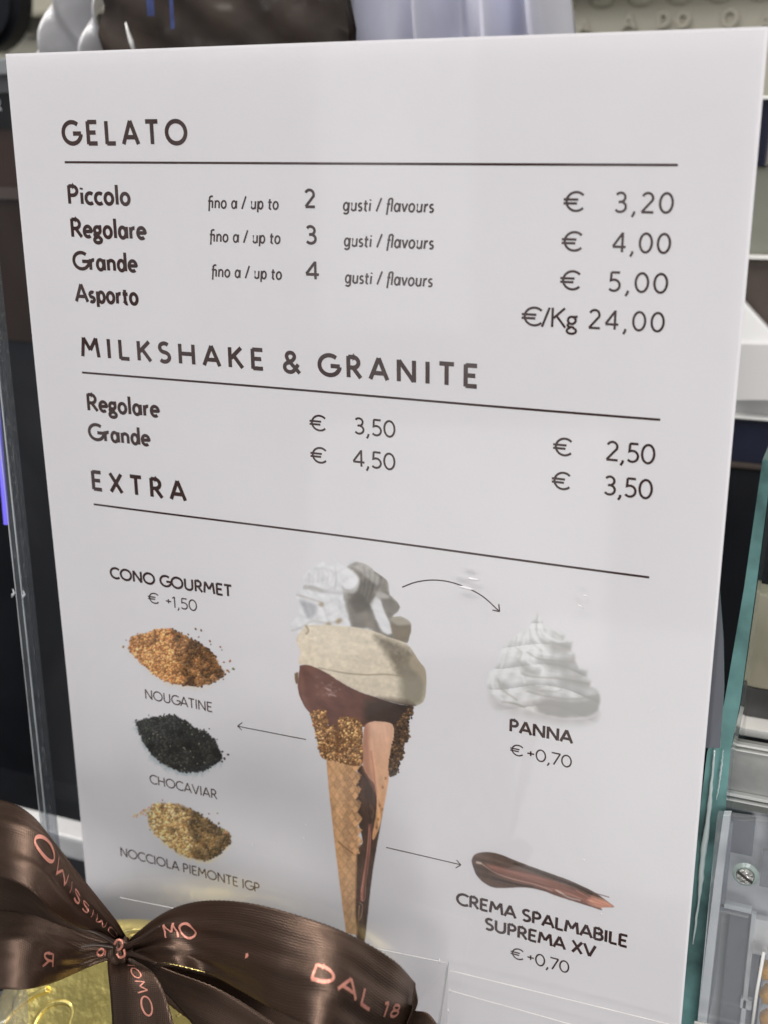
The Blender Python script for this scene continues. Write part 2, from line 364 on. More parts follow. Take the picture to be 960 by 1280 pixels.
def strip(name, P, w, ink, tip=None):
    """a thin printed line through photo points, w in metres"""
    Q = [pap(*p) for p in P]
    D = []
    for a, b in zip(Q[:-1], Q[1:]):
        n = max(1, int(math.hypot(b[0] - a[0], b[1] - a[1]) / 0.002))
        D += [(a[0] + (b[0] - a[0]) * i / n, a[1] + (b[1] - a[1]) * i / n) for i in range(n)]
    D.append(Q[-1]); V, F = [], []
    def add(pts, lift):
        L, R_ = stroke_strip(pts, w, False); b = len(V)
        for l, r in zip(L, R_):
            for q in (l, r): V.append((q[0], warp(*q) - LIFT - lift, q[1]))
        for i in range(len(pts) - 1): F.append((b + 2 * i, b + 2 * i + 1, b + 2 * i + 3, b + 2 * i + 2))
    add(D, 0)
    if tip:
        e = Q[-1]
        for k, t in enumerate(tip): add([pap(*t), e], 0.000004 * (k + 1))
    return link(name, mesh(name, V, F), ink, sheet)
# the three rules are level and end flush with each other
for z in (0.26725, 0.20577, 0.16359):
    V, F = [], []
    for i in range(101):
        x = 0.01754 + (0.19207 - 0.01754) * i / 100
        for s in (1, -1): V.append((x, warp(x, z) - LIFT, z + s * 0.00031))
    for i in range(100): F.append((2 * i, 2 * i + 1, 2 * i + 3, 2 * i + 2))
    link('rule', mesh('rule', V, F), M_ink, sheet)
cur = [tuple(p) for p in catmull([(502, 734.7), (519, 728.3), (540, 725.5), (561.4, 727.6), (582.7, 734.7), (604, 746), (624.5, 764.4)], 24)]
strip('arrow', cur, 0.00036, M_ink, [(615.5, 762.5), (623.6, 755)])
strip('arrow', [(382, 925), (296.6, 908)], 0.00030, M_ink, [(302.5, 903.5), (302, 913)])
strip('arrow', [(482, 1060), (575.5, 1082)], 0.00032, M_ink, [(570, 1076), (569, 1086)])

# ------------------------------------------------------------------ printed pictures: a fine grid of the sheet with printed colour per point
def vnoise(w, h, cell, oct=3, seed=0):
    rng = np.random.RandomState(seed); out = np.zeros((h, w)); amp = 1; tot = 0
    for o in range(oct):
        c = max(cell / 2 ** o, 1.0); gw, gh = int(w / c) + 3, int(h / c) + 3; g = rng.rand(gh, gw)
        y = np.arange(h) / c; x = np.arange(w) / c; yi = y.astype(int); xi = x.astype(int); ty = y - yi; tx = x - xi
        ty = (ty * ty * (3 - 2 * ty))[:, None]; tx = (tx * tx * (3 - 2 * tx))[None]
        a = g[np.ix_(yi, xi)]; b = g[np.ix_(yi, xi + 1)]; c_ = g[np.ix_(yi + 1, xi)]; d = g[np.ix_(yi + 1, xi + 1)]
        out += amp * ((a * (1 - tx) + b * tx) * (1 - ty) + (c_ * (1 - tx) + d * tx) * ty); tot += amp; amp *= 0.55
    return out / tot
class Art:
    def __init__(s, x0, y0, x1, y1, step, ox=0, oy=0, sc=1):
        s.x0, s.y0, s.step = x0, y0, step; s.w = int((x1 - x0) / step) + 1; s.h = int((y1 - y0) / step) + 1
        s.X, s.Y = np.meshgrid(x0 + np.arange(s.w) * step, y0 + np.arange(s.h) * step)
        s.rgb = np.zeros((s.h, s.w, 3)); s.a = np.zeros((s.h, s.w)); s.o = (ox, oy, sc)
    def org(s, ox, oy, sc): s.o = (ox, oy, sc)
    def T(s, P): return [(s.o[0] + p[0] / s.o[2], s.o[1] + p[1] / s.o[2]) for p in P]
    def sdf(s, P, rough=0.0, seed=1, rcell=4):
        P = s.T(P); ins = np.zeros(s.X.shape, bool); d2 = np.full(s.X.shape, 1e9)
        for (x1, y1), (x2, y2) in zip(P, P[1:] + P[:1]):
            if y1 != y2:
                cr = ((y1 > s.Y) != (y2 > s.Y)) & (s.X < (x2 - x1) * (s.Y - y1) / (y2 - y1) + x1); ins ^= cr
            dx, dy = x2 - x1, y2 - y1; t = np.clip(((s.X - x1) * dx + (s.Y - y1) * dy) / (dx * dx + dy * dy + 1e-9), 0, 1)
            d2 = np.minimum(d2, (s.X - x1 - t * dx) ** 2 + (s.Y - y1 - t * dy) ** 2)
        d = np.sqrt(d2) * np.where(ins, 1, -1)
        if rough: d = d + (vnoise(s.w, s.h, rcell / s.step, 3, seed) - 0.5) * 2 * rough
        return d
    def line(s, P, w, soft, col, op=1.0):
        P = s.T([tuple(p) for p in catmull(P, 6 * (len(P) - 1))]) if len(P) > 2 else s.T(P); d2 = np.full(s.X.shape, 1e9)
        for (x1, y1), (x2, y2) in zip(P[:-1], P[1:]):
            dx, dy = x2 - x1, y2 - y1; t = np.clip(((s.X - x1) * dx + (s.Y - y1) * dy) / (dx * dx + dy * dy + 1e-9), 0, 1)
            d2 = np.minimum(d2, (s.X - x1 - t * dx) ** 2 + (s.Y - y1 - t * dy) ** 2)
        m = np.clip(0.5 + (w / 2 - np.sqrt(d2)) / soft, 0, 1); s.put(m * op, col, over=s.a)
    def put(s, m, col, over=None):
        col = np.array(col, float); col = col if col.ndim == 3 else np.broadcast_to(col, s.rgb.shape)
        m3 = m[..., None]
        if over is None:
            na = s.a + m * (1 - s.a); w = np.where(na > 0, m / np.maximum(na, 1e-6), 0)[..., None]
            s.rgb = s.rgb * (1 - w) + col * w; s.a = na
        else: s.rgb = s.rgb * (1 - m3) + col * m3
    def poly(s, P, col, soft=1.2, rough=0.0, seed=1, clip=False, op=1.0, rcell=4, smooth=True):
        if smooth and len(P) < 30: P = [tuple(p) for p in catmull(P + [P[0]], 4 * len(P))][:-1]
        m = np.clip(0.5 + s.sdf(P, rough, seed, rcell) / soft, 0, 1) * op
        s.put(m, col, over=s.a if clip else None); return m
    def blob(s, x, y, r, col, light=0.25, asp=1.0, ang=0.0):
        R = r * 1.6 / s.step + 1; cx, cy = (x - s.x0) / s.step, (y - s.y0) / s.step
        i0, i1 = max(0, int(cx - R)), min(s.w, int(cx + R) + 2); j0, j1 = max(0, int(cy - R)), min(s.h, int(cy + R) + 2)
        if i1 <= i0 or j1 <= j0: return
        X = s.X[j0:j1, i0:i1] - x; Y = s.Y[j0:j1, i0:i1] - y; ca, sa = math.cos(ang), math.sin(ang)
        U = (X * ca + Y * sa) / asp; W_ = (-X * sa + Y * ca) * asp
        d = np.sqrt(U * U + W_ * W_); m = np.clip(0.5 + (r - d) / (s.step * 1.1), 0, 1)
        sh = 1 + light * np.clip((-X * 0.6 - Y * 0.8) / r, -1, 1)
        c = np.array(col)[None, None] * sh[..., None]; a = s.a[j0:j1, i0:i1]; na = a + m * (1 - a)
        w = (m / np.maximum(na, 1e-6))[..., None]
        s.rgb[j0:j1, i0:i1] = s.rgb[j0:j1, i0:i1] * (1 - w) + c * w; s.a[j0:j1, i0:i1] = na
    def build(s, name, lift=LIFT):
        have = s.a > 0.04
        for _ in range(4):
            acc = np.zeros_like(s.rgb); cnt = np.zeros(s.a.shape)
            for dj, di in ((0, 1), (1, 0), (0, -1), (-1, 0)):
                h = np.roll(have, (dj, di), (0, 1)); acc += np.roll(s.rgb, (dj, di), (0, 1)) * h[..., None]; cnt += h
            new = ~have & (cnt > 0); s.rgb[new] = acc[new] / cnt[new][:, None]; have |= new
        keep = s.a > 0.02; q = keep[:-1, :-1] | keep[1:, :-1] | keep[:-1, 1:] | keep[1:, 1:]
        jj, ii = np.nonzero(q); idx = -np.ones(s.a.shape, int)
        used = np.zeros(s.a.shape, bool)
        for dj, di in ((0, 0), (0, 1), (1, 0), (1, 1)): used[jj + dj, ii + di] = True
        uj, ui = np.nonzero(used); idx[uj, ui] = np.arange(len(uj))
        px, py = s.X[uj, ui], s.Y[uj, ui]
        D = RM.T @ np.stack([(px - 480) / FPX, (py - 640) / FPX, np.ones(len(px))]); t = -CP[1] / D[1]
        x = CP[0] + t * D[0]; z = CP[2] + t * D[2]
        y = 0.0007 * np.sin(x * 17 + 0.5) * np.sin(z * 13 + 0.8) + 0.0004 * np.sin(x * 42 + z * 21) - 0.001 * np.maximum(0, (x - 0.195) / 0.015) ** 2 * (1 - z / PH)
        co = np.stack([x, y - lift, z], 1)
        Fq = np.stack([idx[jj, ii], idx[jj + 1, ii], idx[jj + 1, ii + 1], idx[jj, ii + 1]], 1)
        me = bpy.data.meshes.new(name); me.vertices.add(len(co)); me.vertices.foreach_set('co', co.astype(np.float32).ravel())
        me.loops.add(Fq.size); me.loops.foreach_set('vertex_index', Fq.astype(np.int32).ravel())
        me.polygons.add(len(Fq)); me.polygons.foreach_set('loop_start', (np.arange(len(Fq)) * 4).astype(np.int32))
        try: me.polygons.foreach_set('loop_total', np.full(len(Fq), 4, np.int32))
        except Exception: pass
        me.update(calc_edges=True)
        c = np.clip(s.rgb[uj, ui], 0, 255) / 255; aa = np.clip(s.a[uj, ui], 0, 1)[:, None]; l = np.where(c <= 0.04045, c / 12.92, ((c + 0.055) / 1.055) ** 2.4)
        l = np.clip(np.array((.785, .773, .80)) * l / np.array(PAPER), 0, 0.95); l = l * aa + np.array((.785, .773, .80)) * (1 - aa)
        at_ = me.color_attributes.new('print', 'FLOAT_COLOR', 'POINT')
        at_.data.foreach_set('color', np.concatenate([l, np.ones_like(aa)], 1).astype(np.float32).ravel())
        return link(name, me, M_print, sheet, True)
M_print = bpy.data.materials.new('printed_picture_ink'); M_print.use_nodes = True; nt = M_print.node_tree
b = nt.nodes['Principled BSDF']; b.inputs['Roughness'].default_value = 0.62; b.inputs['Specular IOR Level'].default_value = 0.3
va = nt.nodes.new('ShaderNodeVertexColor'); va.layer_name = 'print'
nt.links.new(va.outputs['Color'], b.inputs['Base Color'])

def pile(name, box_, org, P, cols, dark_c, n, r, seed, shadow=None, loose=(), tail=None, speck=None):
    rnd = random.Random(seed); A = Art(*box_, 0.6); A.org(*org)
    if shadow: A.poly([(x + shadow[1][0], y + shadow[1][1]) for x, y in P], shadow[0], 5, 5, seed, op=shadow[2], rcell=4)
    A.poly(P, [c * 0.66 for c in cols[0]], 2, 1.5, seed)
    Q = A.T(P); d = A.sdf(P); xs = [p[0] for p in Q]; ys = [p[1] for p in Q]
    dk = vnoise(A.w, A.h, 9 / A.step, 2, seed + 3)
    pts = []
    while len(pts) < n:
        x, y = rnd.uniform(min(xs) - 2, max(xs) + 2), rnd.uniform(min(ys) - 2, max(ys) + 2)
        i, j = int((x - A.x0) / A.step), int((y - A.y0) / A.step)
        if 0 <= i < A.w and 0 <= j < A.h and d[j, i] > rnd.uniform(-1.8, 0.8): pts.append((y + rnd.uniform(-3, 3), x, y, dk[j, i]))
    pts.sort()
    xm, xd = (min(xs) + max(xs)) / 2, (max(xs) - min(xs)) / 2
    for _, x, y, k in pts:
        rel = (x - xm) / xd; top = (y - min(ys)) / (max(ys) - min(ys))
        dark = np.clip(dark_c * (np.clip(rel * 3.2 + 0.55 - (top - 0.5) * 0.9, 0, 1)) * 0.75 + (k - 0.5) * 1.3 + max(0, top - 0.8) * 0.9, 0, 0.72)
        c = cols[rnd.randrange(len(cols))]; g_ = sum(c) / 3; c = [v * .86 + g_ * .14 for v in c]; f = (1 - dark * .85) * rnd.uniform(0.84, 1.30)
        A.blob(x, y, rnd.uniform(r * 0.55, r), [v * f for v in c], 0.32, rnd.uniform(0.8, 1.2), rnd.uniform(0, 3))
    if speck:
        for _ in range(speck[1]):
            _, x, y, k = rnd.choice(pts); A.blob(x, y, 0.8, speck[0], 0)
    for x, y in A.T(list(loose)):
        A.blob(x, y, rnd.uniform(0.8, 1.7), [v * rnd.uniform(0.45, 0.8) for v in cols[0]], 0.3, 1.2, rnd.uniform(0, 3))
    if tail:
        for _ in range(tail[2]):
            t = rnd.random(); x, y = A.T([(tail[0][0] + (tail[1][0] - tail[0][0]) * t, tail[0][1] + (tail[1][1] - tail[0][1]) * t)])[0]
            A.blob(x + rnd.uniform(-2, 2), y + rnd.uniform(-4, 4) * (0.3 + t), rnd.uniform(0.6, 1.3), [v * rnd.uniform(0.7, 1.2) for v in cols[0]], 0.3)
    return A.build(name)
pile('nougatine_picture', (148, 778, 300, 868), (130, 690, 4.8),
     [(150, 560), (165, 512), (230, 495), (330, 465), (400, 460), (460, 490), (540, 530), (610, 570), (660, 620), (690, 680), (722, 735), (650, 780), (570, 805), (490, 800), (400, 785), (320, 750), (260, 700), (205, 645), (160, 600)],
     [(205, 140, 80), (190, 126, 70), (170, 108, 62), (215, 158, 100)], 0.75, 1900, 1.75, 3, ((205, 190, 165), (0, 14), 0.5),
     [(550, 462), (583, 470), (505, 495), (568, 510), (635, 535), (640, 555), (697, 570), (706, 588), (755, 655), (718, 662), (740, 712), (748, 720), (775, 702), (113, 570), (130, 530), (200, 490), (722, 735), (715, 765)])
pile('chocaviar_picture', (160, 888, 292, 978), (130, 880, 4.364),
     [(165, 100), (250, 78), (340, 68), (380, 68), (440, 90), (500, 135), (560, 160), (600, 200), (628, 250), (640, 305), (585, 340), (530, 370), (450, 375), (380, 358), (310, 325), (240, 260), (205, 200), (180, 140)],
     [(50, 50, 46), (38, 39, 36), (32, 32, 32), (60, 60, 54)], 0.35, 1500, 1.6, 5, ((140, 160, 164), (-7, 20), 0.6),
     [(240, 65), (285, 75), (325, 58), (352, 60), (382, 62), (543, 140), (572, 137), (615, 195), (643, 262), (675, 278), (655, 300), (642, 316), (170, 92)], None, ((125, 125, 110), 26))
pile('hazelnut_picture', (156, 994, 292, 1082), (130, 880, 4.364),
     [(235, 600), (270, 550), (390, 552), (470, 580), (540, 620), (600, 660), (678, 705), (682, 760), (625, 820), (560, 855), (480, 850), (400, 815), (330, 770), (280, 720), (240, 660)],
     [(212, 168, 104), (198, 150, 88), (176, 128, 72), (224, 188, 134)], 0.8, 1500, 1.7, 9, ((215, 200, 150), (0, 14), 0.6),
     [(313, 530), (568, 603), (615, 600), (622, 655), (243, 693), (640, 690), (665, 712)], ((140, 622), (245, 590), 22))

# gelato cone
def streaks(A, ang, lx, ly, seed, oct=3):
    n = vnoise(260, 260, 8, oct, seed); c, s_ = math.cos(ang), math.sin(ang)
    u = ((A.X * c + A.Y * s_) / lx * 8) % 258; v = ((-A.X * s_ + A.Y * c) / ly * 8) % 258
    i, j = u.astype(int), v.astype(int); a, b = u - i, v - j; i1, j1 = i + 1, j + 1
    return (n[j, i] * (1 - a) + n[j, i1] * a) * (1 - b) + (n[j1, i] * (1 - a) + n[j1, i1] * a) * b
def shade(A, P, f, soft=2.0, smooth=False):
    m = np.clip(0.5 + A.sdf(P) / soft, 0, 1)[..., None]; A.rgb = A.rgb * (1 + (f[..., None] - 1) * m)
A = Art(356, 690, 536, 1182, 0.75, 360, 690, 5.05)
n1_ = vnoise(A.w, A.h, 14, 4, 2)[..., None]; n2_ = vnoise(A.w, A.h, 5, 3, 4)[..., None]
def tint(c, k=0.18, n=None): return np.array(c, float)[None, None] * (1 + ((n1_ if n is None else n) - 0.5) * 2 * k)
# whipped cream
A.poly([(0, 495), (12, 455), (45, 420), (60, 370), (72, 335), (42, 290), (50, 258), (85, 240), (97, 205), (90, 165), (112, 128), (145, 95), (190, 78), (215, 60), (245, 82), (280, 92), (286, 42), (304, 42), (318, 75), (360, 98), (375, 85), (383, 48), (420, 55), (470, 70), (510, 88), (540, 120), (580, 150), (618, 178), (635, 210), (638, 270), (690, 320), (706, 350), (688, 384), (660, 410), (705, 408), (752, 425), (776, 460), (770, 520), (750, 580), (640, 560), (400, 500), (110, 500), (60, 520)],
       tint((207, 206, 208), .07), 1.2, 0.8, 3)
A.poly([(375, 96), (440, 70), (540, 120), (618, 178), (638, 270), (706, 350), (655, 412), (776, 460), (750, 580), (640, 560), (560, 525), (500, 485), (405, 480), (375, 400), (350, 260), (430, 262), (446, 190), (430, 150)], tint((116, 110, 102), .22), 4, 1.2, 5, True)
A.poly([(450, 190), (520, 160), (545, 230), (530, 330), (450, 385), (400, 340), (400, 270)], tint((84, 78, 70), .2), 6, 0.6, 6, True)
A.poly([(380, 95), (470, 75), (545, 130), (575, 190), (560, 215), (500, 170), (440, 120)], tint((165, 161, 156), .15), 4, .6, 7, True, 0.9)
A.poly([(515, 335), (548, 280), (585, 310), (604, 370), (640, 455), (658, 510), (625, 525), (585, 500), (548, 425)], (206, 205, 207), 2.5, .5, 8, True)
A.poly([(580, 290), (640, 290), (705, 350), (660, 400), (630, 420), (600, 360)], tint((118, 112, 104), .2), 3, .5, 8, True)
A.poly([(545, 250), (600, 262), (640, 290), (580, 300), (550, 285)], (160, 155, 150), 3, .4, 8, True)
A.poly([(630, 425), (700, 408), (776, 450), (740, 470), (680, 465)], (150, 142, 128), 2.5, .4, 8, True)
A.poly([(640, 455), (690, 470), (772, 470), (755, 560), (690, 560), (655, 520)], (112, 101, 84), 2.5, .4, 8, True)
A.poly([(70, 305), (150, 330), (180, 350), (165, 400), (130, 420), (98, 380)], (158, 158, 163), 4, 1, 9, True, .9)
A.poly([(85, 205), (140, 215), (215, 240), (210, 262), (130, 245), (85, 228)], (166, 163, 160), 2.5, .8, 9, True, .8)
A.poly([(330, 210), (360, 235), (415, 245), (420, 262), (350, 258)], (160, 157, 155), 2, .6, 10, True, .8)
for k, (x, y) in enumerate(((130, 200), (155, 200), (182, 200), (210, 200), (240, 200), (270, 195))):
    A.line([(x, y), (x + (x - 190) * .1 + 6, y - 60), (190 + (x - 190) * .5, 105)], 1.0, 2.5, (172, 171, 172), .55)
A.line([(290, 95), (300, 160), (292, 240)], 1.2, 2, (165, 164, 164), .8)
for k in range(9):
    t = k / 8; A.line([(455 + 150 * t, 90 + 70 * t), (470 + 110 * t, 150 + 80 * t), (460 + 70 * t, 260 + 90 * t)], 1.4, 4, [(178, 174, 168), (84, 78, 70)][k % 2], .38)
for k in range(7):
    t = k / 6; A.line([(110 + 250 * t, 262 + 12 * math.sin(k)), (120 + 240 * t, 330), (140 + 230 * t, 400), (150 + 220 * t, 462)], 1.6, 5, [(212, 212, 213), (180, 179, 181)][k % 2], .4)
for q_ in (([(95, 150), (150, 108), (215, 88), (282, 104)], (216, 216, 217), 3), ([(92, 232), (150, 226), (220, 250), (300, 262), (345, 258)], (150, 148, 147), 2), ([(100, 262), (170, 262), (240, 284), (330, 290)], (214, 214, 216), 4),
           ([(60, 400), (110, 440), (180, 436), (260, 420)], (212, 212, 214), 4), ([(300, 110), (350, 128), (410, 150), (436, 196), (424, 240)], (214, 213, 213), 4)):
    A.line(q_[0], q_[2], 5, q_[1], .65)
A.line([(45, 270), (110, 290), (215, 325)], 1.4, 2, (158, 152, 144), .8)
A.line([(215, 325), (235, 400), (260, 460)], 1.2, 3, (178, 177, 179), .8)
A.line([(350, 265), (375, 360), (400, 470)], 1.2, 3, (130, 126, 120), .8)
A.line([(20, 500), (80, 480), (150, 440), (230, 452), (330, 440)], 2, 3, (165, 160, 154), .7)
for x, y in ((205, 335), (320, 435), (250, 460), (310, 445)): A.poly([(x - 18, y), (x, y - 12), (x + 16, y), (x, y + 14)], (150, 130, 100), 3, .5, 3, True, .8)
def soften(A, y1, n):
    k = int((y1 - A.y0) / A.step)
    for _ in range(n):
        R_ = A.rgb[:k]; A.rgb[1:k - 1, 1:-1] = (R_[1:-1, 1:-1] * 4 + R_[:-2, 1:-1] + R_[2:, 1:-1] + R_[1:-1, :-2] + R_[1:-1, 2:]) / 8
# piped ridges of the cream
fx = A.X - 425; ph = (A.Y - 700) / 15.5 + fx * .012 + .5 * np.sin(fx * .06); sw = ph - np.floor(ph)
fl = np.sin(fx * .42 + np.floor(ph) * 2.1 + sw * 2.4)
shade(A, [(0, 500), (0, 430), (100, 100), (290, 30), (540, 100), (720, 330), (800, 600), (400, 490)], 1 - .05 * np.clip(sw - .6, 0, 1) * 2.2 + .06 * (streaks(A, .9, 16, 4, 5) - .5) * 2)
have_ = A.a > .04; A.rgb[~have_] = (207, 206, 208); soften(A, 800, 4)
# beige scoop
be = np.array((200, 188, 168), float)[None, None] * (1 + (n2_ - .5) * .12 + (n1_ - .5) * .08)
A.poly([(108, 465), (240, 465), (400, 478), (520, 500), (640, 545), (750, 588), (822, 690), (866, 760), (860, 925), (800, 977), (700, 965), (560, 925), (430, 880), (320, 820), (230, 765), (130, 720), (62, 706), (75, 640), (60, 590), (52, 540)], be, 1.2, 0.4, 11)
shade(A, [(60, 465), (640, 540), (870, 760), (800, 980), (430, 880), (50, 700)], 1 + .055 * (streaks(A, .18, 46, 5, 31) - .5) * 2 + .04 * (streaks(A, .2, 5, 3, 33) - .5) * 2 - .10 * np.clip((A.X - 480) / 50, 0, 1) + .05 * np.clip((430 - A.X) / 50, 0, 1))
dkb = np.array((112, 102, 86), float)[None, None] * (1 + (n2_ - .5) * .5)
A.poly([(540, 535), (640, 560), (760, 615), (835, 725), (800, 795), (700, 780), (650, 700), (590, 610)], dkb, 9, 2.2, 12, True, .95)
A.poly([(700, 700), (866, 740), (862, 930), (800, 980), (720, 960), (705, 850)], (126, 119, 104), 12, 1.5, 13, True, .85)
A.poly([(780, 640), (866, 750), (860, 850), (830, 790), (760, 720)], (156, 142, 122), 5, 1, 13, True, .8)
A.line([(190, 735), (330, 765), (480, 780), (620, 778), (760, 795)], 1.2, 1.8, (132, 118, 98), .85)
A.line([(230, 745), (350, 782), (480, 795), (600, 795)], 1.4, 3, (206, 196, 178), .6)
A.line([(110, 470), (125, 500), (112, 520)], 2.5, 2, (140, 122, 96), .7)
A.line([(550, 925), (700, 967), (800, 977)], 1.5, 3, (92, 82, 68), .7)
# chocolate scoop, in the second scale
P3 = [(70, 720), (130, 718), (230, 762), (320, 820), (430, 880), (560, 925), (700, 965), (800, 977)]
P3 = [((x / 5.05) * 4, (y / 5.05 - 170) * 4) for x, y in P3]
A.org(360, 860, 4.0)
ch = np.array((98, 67, 58), float)[None, None] * (1 + (n1_ - .5) * .22)
A.poly(P3 + [(618, 95), (612, 130), (590, 175), (560, 270), (520, 240), (440, 180), (380, 200), (300, 175), (240, 220), (160, 150), (100, 120), (62, 60), (45, 0), (48, -40)], ch, 1.2, .5, 14)
A.poly([(380, 70), (480, 60), (620, 90), (600, 180), (560, 270), (520, 230), (440, 180), (380, 190)], (66, 54, 47), 10, 1, 15, True, .85)
A.poly([(48, -40), (60, -60), (80, -30), (80, 40), (110, 110), (90, 110), (60, 50)], (122, 88, 78), 6, .5, 15, True, .6)
for q in (((185, 4), (212, 18)), ((205, 34), (236, 44))):
    A.line(list(q), 1.2, 1.6, (168, 146, 142), .75)
A.poly([(30, -70), (48, -75), (50, -30), (36, -20)], (112, 88, 68), 1.5, .6, 3)
shade(A, P3 + [(618, 95), (560, 270), (300, 175), (100, 120), (45, 0)], 1 + .14 * (streaks(A, .5, 22, 6, 41) - .5) * 2 - .25 * np.clip((A.X - 440) / 70, 0, 1) + .12 * np.exp(-((A.X - 402) / 16) ** 2 - ((A.Y - 868) / 14) ** 2))
for k_ in range(46):
    x_, y_ = random.gauss(200, 34), random.gauss(14, 26); A.line([(x_, y_), (x_ + random.uniform(4, 16), y_ + random.uniform(-2, 6))], random.uniform(.5, 1.1), 1.2, (170, 146, 140), random.uniform(.15, .6))
soften(A, 890, 1)
# cone body
wa = np.array((194, 152, 112), float)[None, None] * (1 + (n2_ - .5) * .16 + (n1_ - .5) * .14)
zig = [(365, 390), (338, 420), (360, 455), (335, 485), (358, 522), (335, 560), (362, 590), (345, 625), (369, 655), (346, 695), (371, 712), (350, 738), (374, 770), (346, 792), (358, 830)]
A.poly([(345, 405), (372, 392), (425, 470), (442, 540), (445, 640), (472, 615), (443, 790), (418, 950), (397, 1150), (379, 1275), (340, 1240), (335, 830), (372, 770), (330, 600)], tint((72, 54, 44), .18), 1.2, .3, 16)
A.poly([(188, 350), (240, 360), (300, 378)] + zig + [(344, 832), (341, 1000), (338, 1120), (346, 1236), (290, 1226), (270, 1080), (237, 820), (206, 550)], wa, 1.1, .25, 17, smooth=False)
A.poly([(188, 360), (212, 362), (240, 640), (270, 900), (300, 1226), (288, 1226), (268, 1080), (235, 820), (204, 550)], (176, 130, 86), 6, .5, 18, True, .45)
CB = [(188, 350), (365, 390), (374, 770), (346, 1236), (290, 1226), (237, 820)]
uu = (A.X - 400) * 1.0; vv = A.Y * 1.0
gr_ = np.minimum(np.abs(((uu * .9 + vv * .62) / 9.5) % 1 - .5), np.abs(((uu * .9 - vv * .62) / 9.5) % 1 - .5)) * 2
shade(A, CB, 1 - .12 * np.clip(.45 - gr_, 0, 1) * 2 + .10 * (streaks(A, 1.45, 30, 6, 51) - .5) * 2 + .08 * (streaks(A, .3, 4, 4, 52) - .5) * 2 + .10 * np.exp(-((A.X - 414 - (A.Y - 950) * .07) / 7) ** 2))
for r_ in range(13):
    yy = 405 + r_ * 34.5
    for c_ in range(4):
        cx = 340 - c_ * 30 + (r_ % 2) * 0 + (14 if r_ % 2 else 0) - 6; cy = yy + c_ * 4
        if cx < 235 + (yy - 400) * .12 + c_ * 0 : continue
        k = [1.13, 0.86, 1.05, 0.92][(r_ + c_) % 4]
        A.poly([(cx - 17, cy), (cx, cy - 19), (cx + 17, cy), (cx, cy + 19)], [v * k for v in (196, 150, 110)], 1.4, .2, 4, True, .8 - c_ * .17, smooth=False)
        A.line([(cx - 17, cy), (cx, cy + 19), (cx + 17, cy)], .7, 1.2, (140, 98, 62), .7 - c_ * .16)
for y_ in (860, 905, 950, 1000, 1050, 1110, 1160):
    A.line([(262 + (y_ - 860) * .1, y_), (300, y_ + 12), (336, y_ - 4)], 1.5, 4, (214, 172, 126), .4)
A.line([(341, 840), (338, 1000), (337, 1120), (345, 1230)], 1.0, 1.5, (130, 92, 60), .9)
A.line([(250, 770), (285, 800), (320, 828)], 1.2, 1.6, (105, 72, 46), .7)
A.line([(310, 1105), (325, 1110), (318, 1160)], 1.5, 2, (226, 190, 148), .6)
# rose panel of the cone
pk = np.array((206, 164, 140), float)[None, None] * (1 + (n1_ - .5) * .1); yy_ = np.clip((A.Y - 915) / 110, 0, 1)[..., None]
pk = pk * (1 - yy_) + np.array((203, 152, 108), float) * (1 + (n2_ - .5) * .16) * yy_
A.poly([(375, 210), (392, 182), (440, 170), (520, 188), (524, 270), (514, 310), (502, 450), (484, 560), (468, 640), (446, 720), (424, 764), (420, 730), (434, 660), (441, 560), (432, 490), (400, 450), (371, 390), (368, 300)], pk, 1.2, .5, 19)
A.poly([(368, 200), (400, 190), (404, 320), (420, 450), (434, 520), (400, 455), (368, 390)], (160, 112, 92), 6, .5, 20, True, .75)
A.line([(412, 320), (424, 400), (432, 480), (440, 540)], 1.6, 2, (176, 112, 92), .8)
A.line([(502, 450), (484, 560), (468, 640), (446, 720)], 1.2, 2, (224, 176, 132), .7)
for x, y in ((470, 500), (484, 455), (455, 590), (468, 610), (440, 700), (448, 660)): A.poly([(x - 6, y), (x, y - 8), (x + 7, y), (x, y + 9)], (150, 100, 64), 1.5, .3, 3, True, .8)
A.line([(408, 690), (402, 800), (388, 900), (372, 1000), (368, 1060)], 4.0, 1.5, (136, 86, 72), .95)
A.line([(404, 700), (394, 820), (378, 940), (366, 1020)], .8, 1.2, (188, 140, 122), .8)
A.line([(412, 720), (404, 860), (388, 980), (384, 1050), (372, 1066), (366, 1040)], .8, 1.2, (178, 128, 106), .7)
A.line([(360, 1075), (372, 1090), (366, 1140), (352, 1160), (356, 1090)], 1.0, 1.4, (176, 140, 112), .8)
A.line([(410, 590), (425, 620), (420, 650)], 1.5, 3, (118, 96, 82), .6)
A.line([(352, 1170), (346, 1230)], 1.2, 1.6, (140, 92, 70), .8)
shade(A, [(372, 180), (524, 185), (520, 300), (446, 730), (420, 740), (368, 300)], 1 + .08 * (streaks(A, 1.4, 26, 5, 61) - .5) * 2 - .10 * np.clip((A.X - 482) / 8, 0, 1))
shade(A, [(345, 405), (442, 540), (472, 615), (397, 1150), (379, 1275), (340, 1240)], 1 + .30 * (streaks(A, 1.45, 40, 4, 62) - .5) * 2)
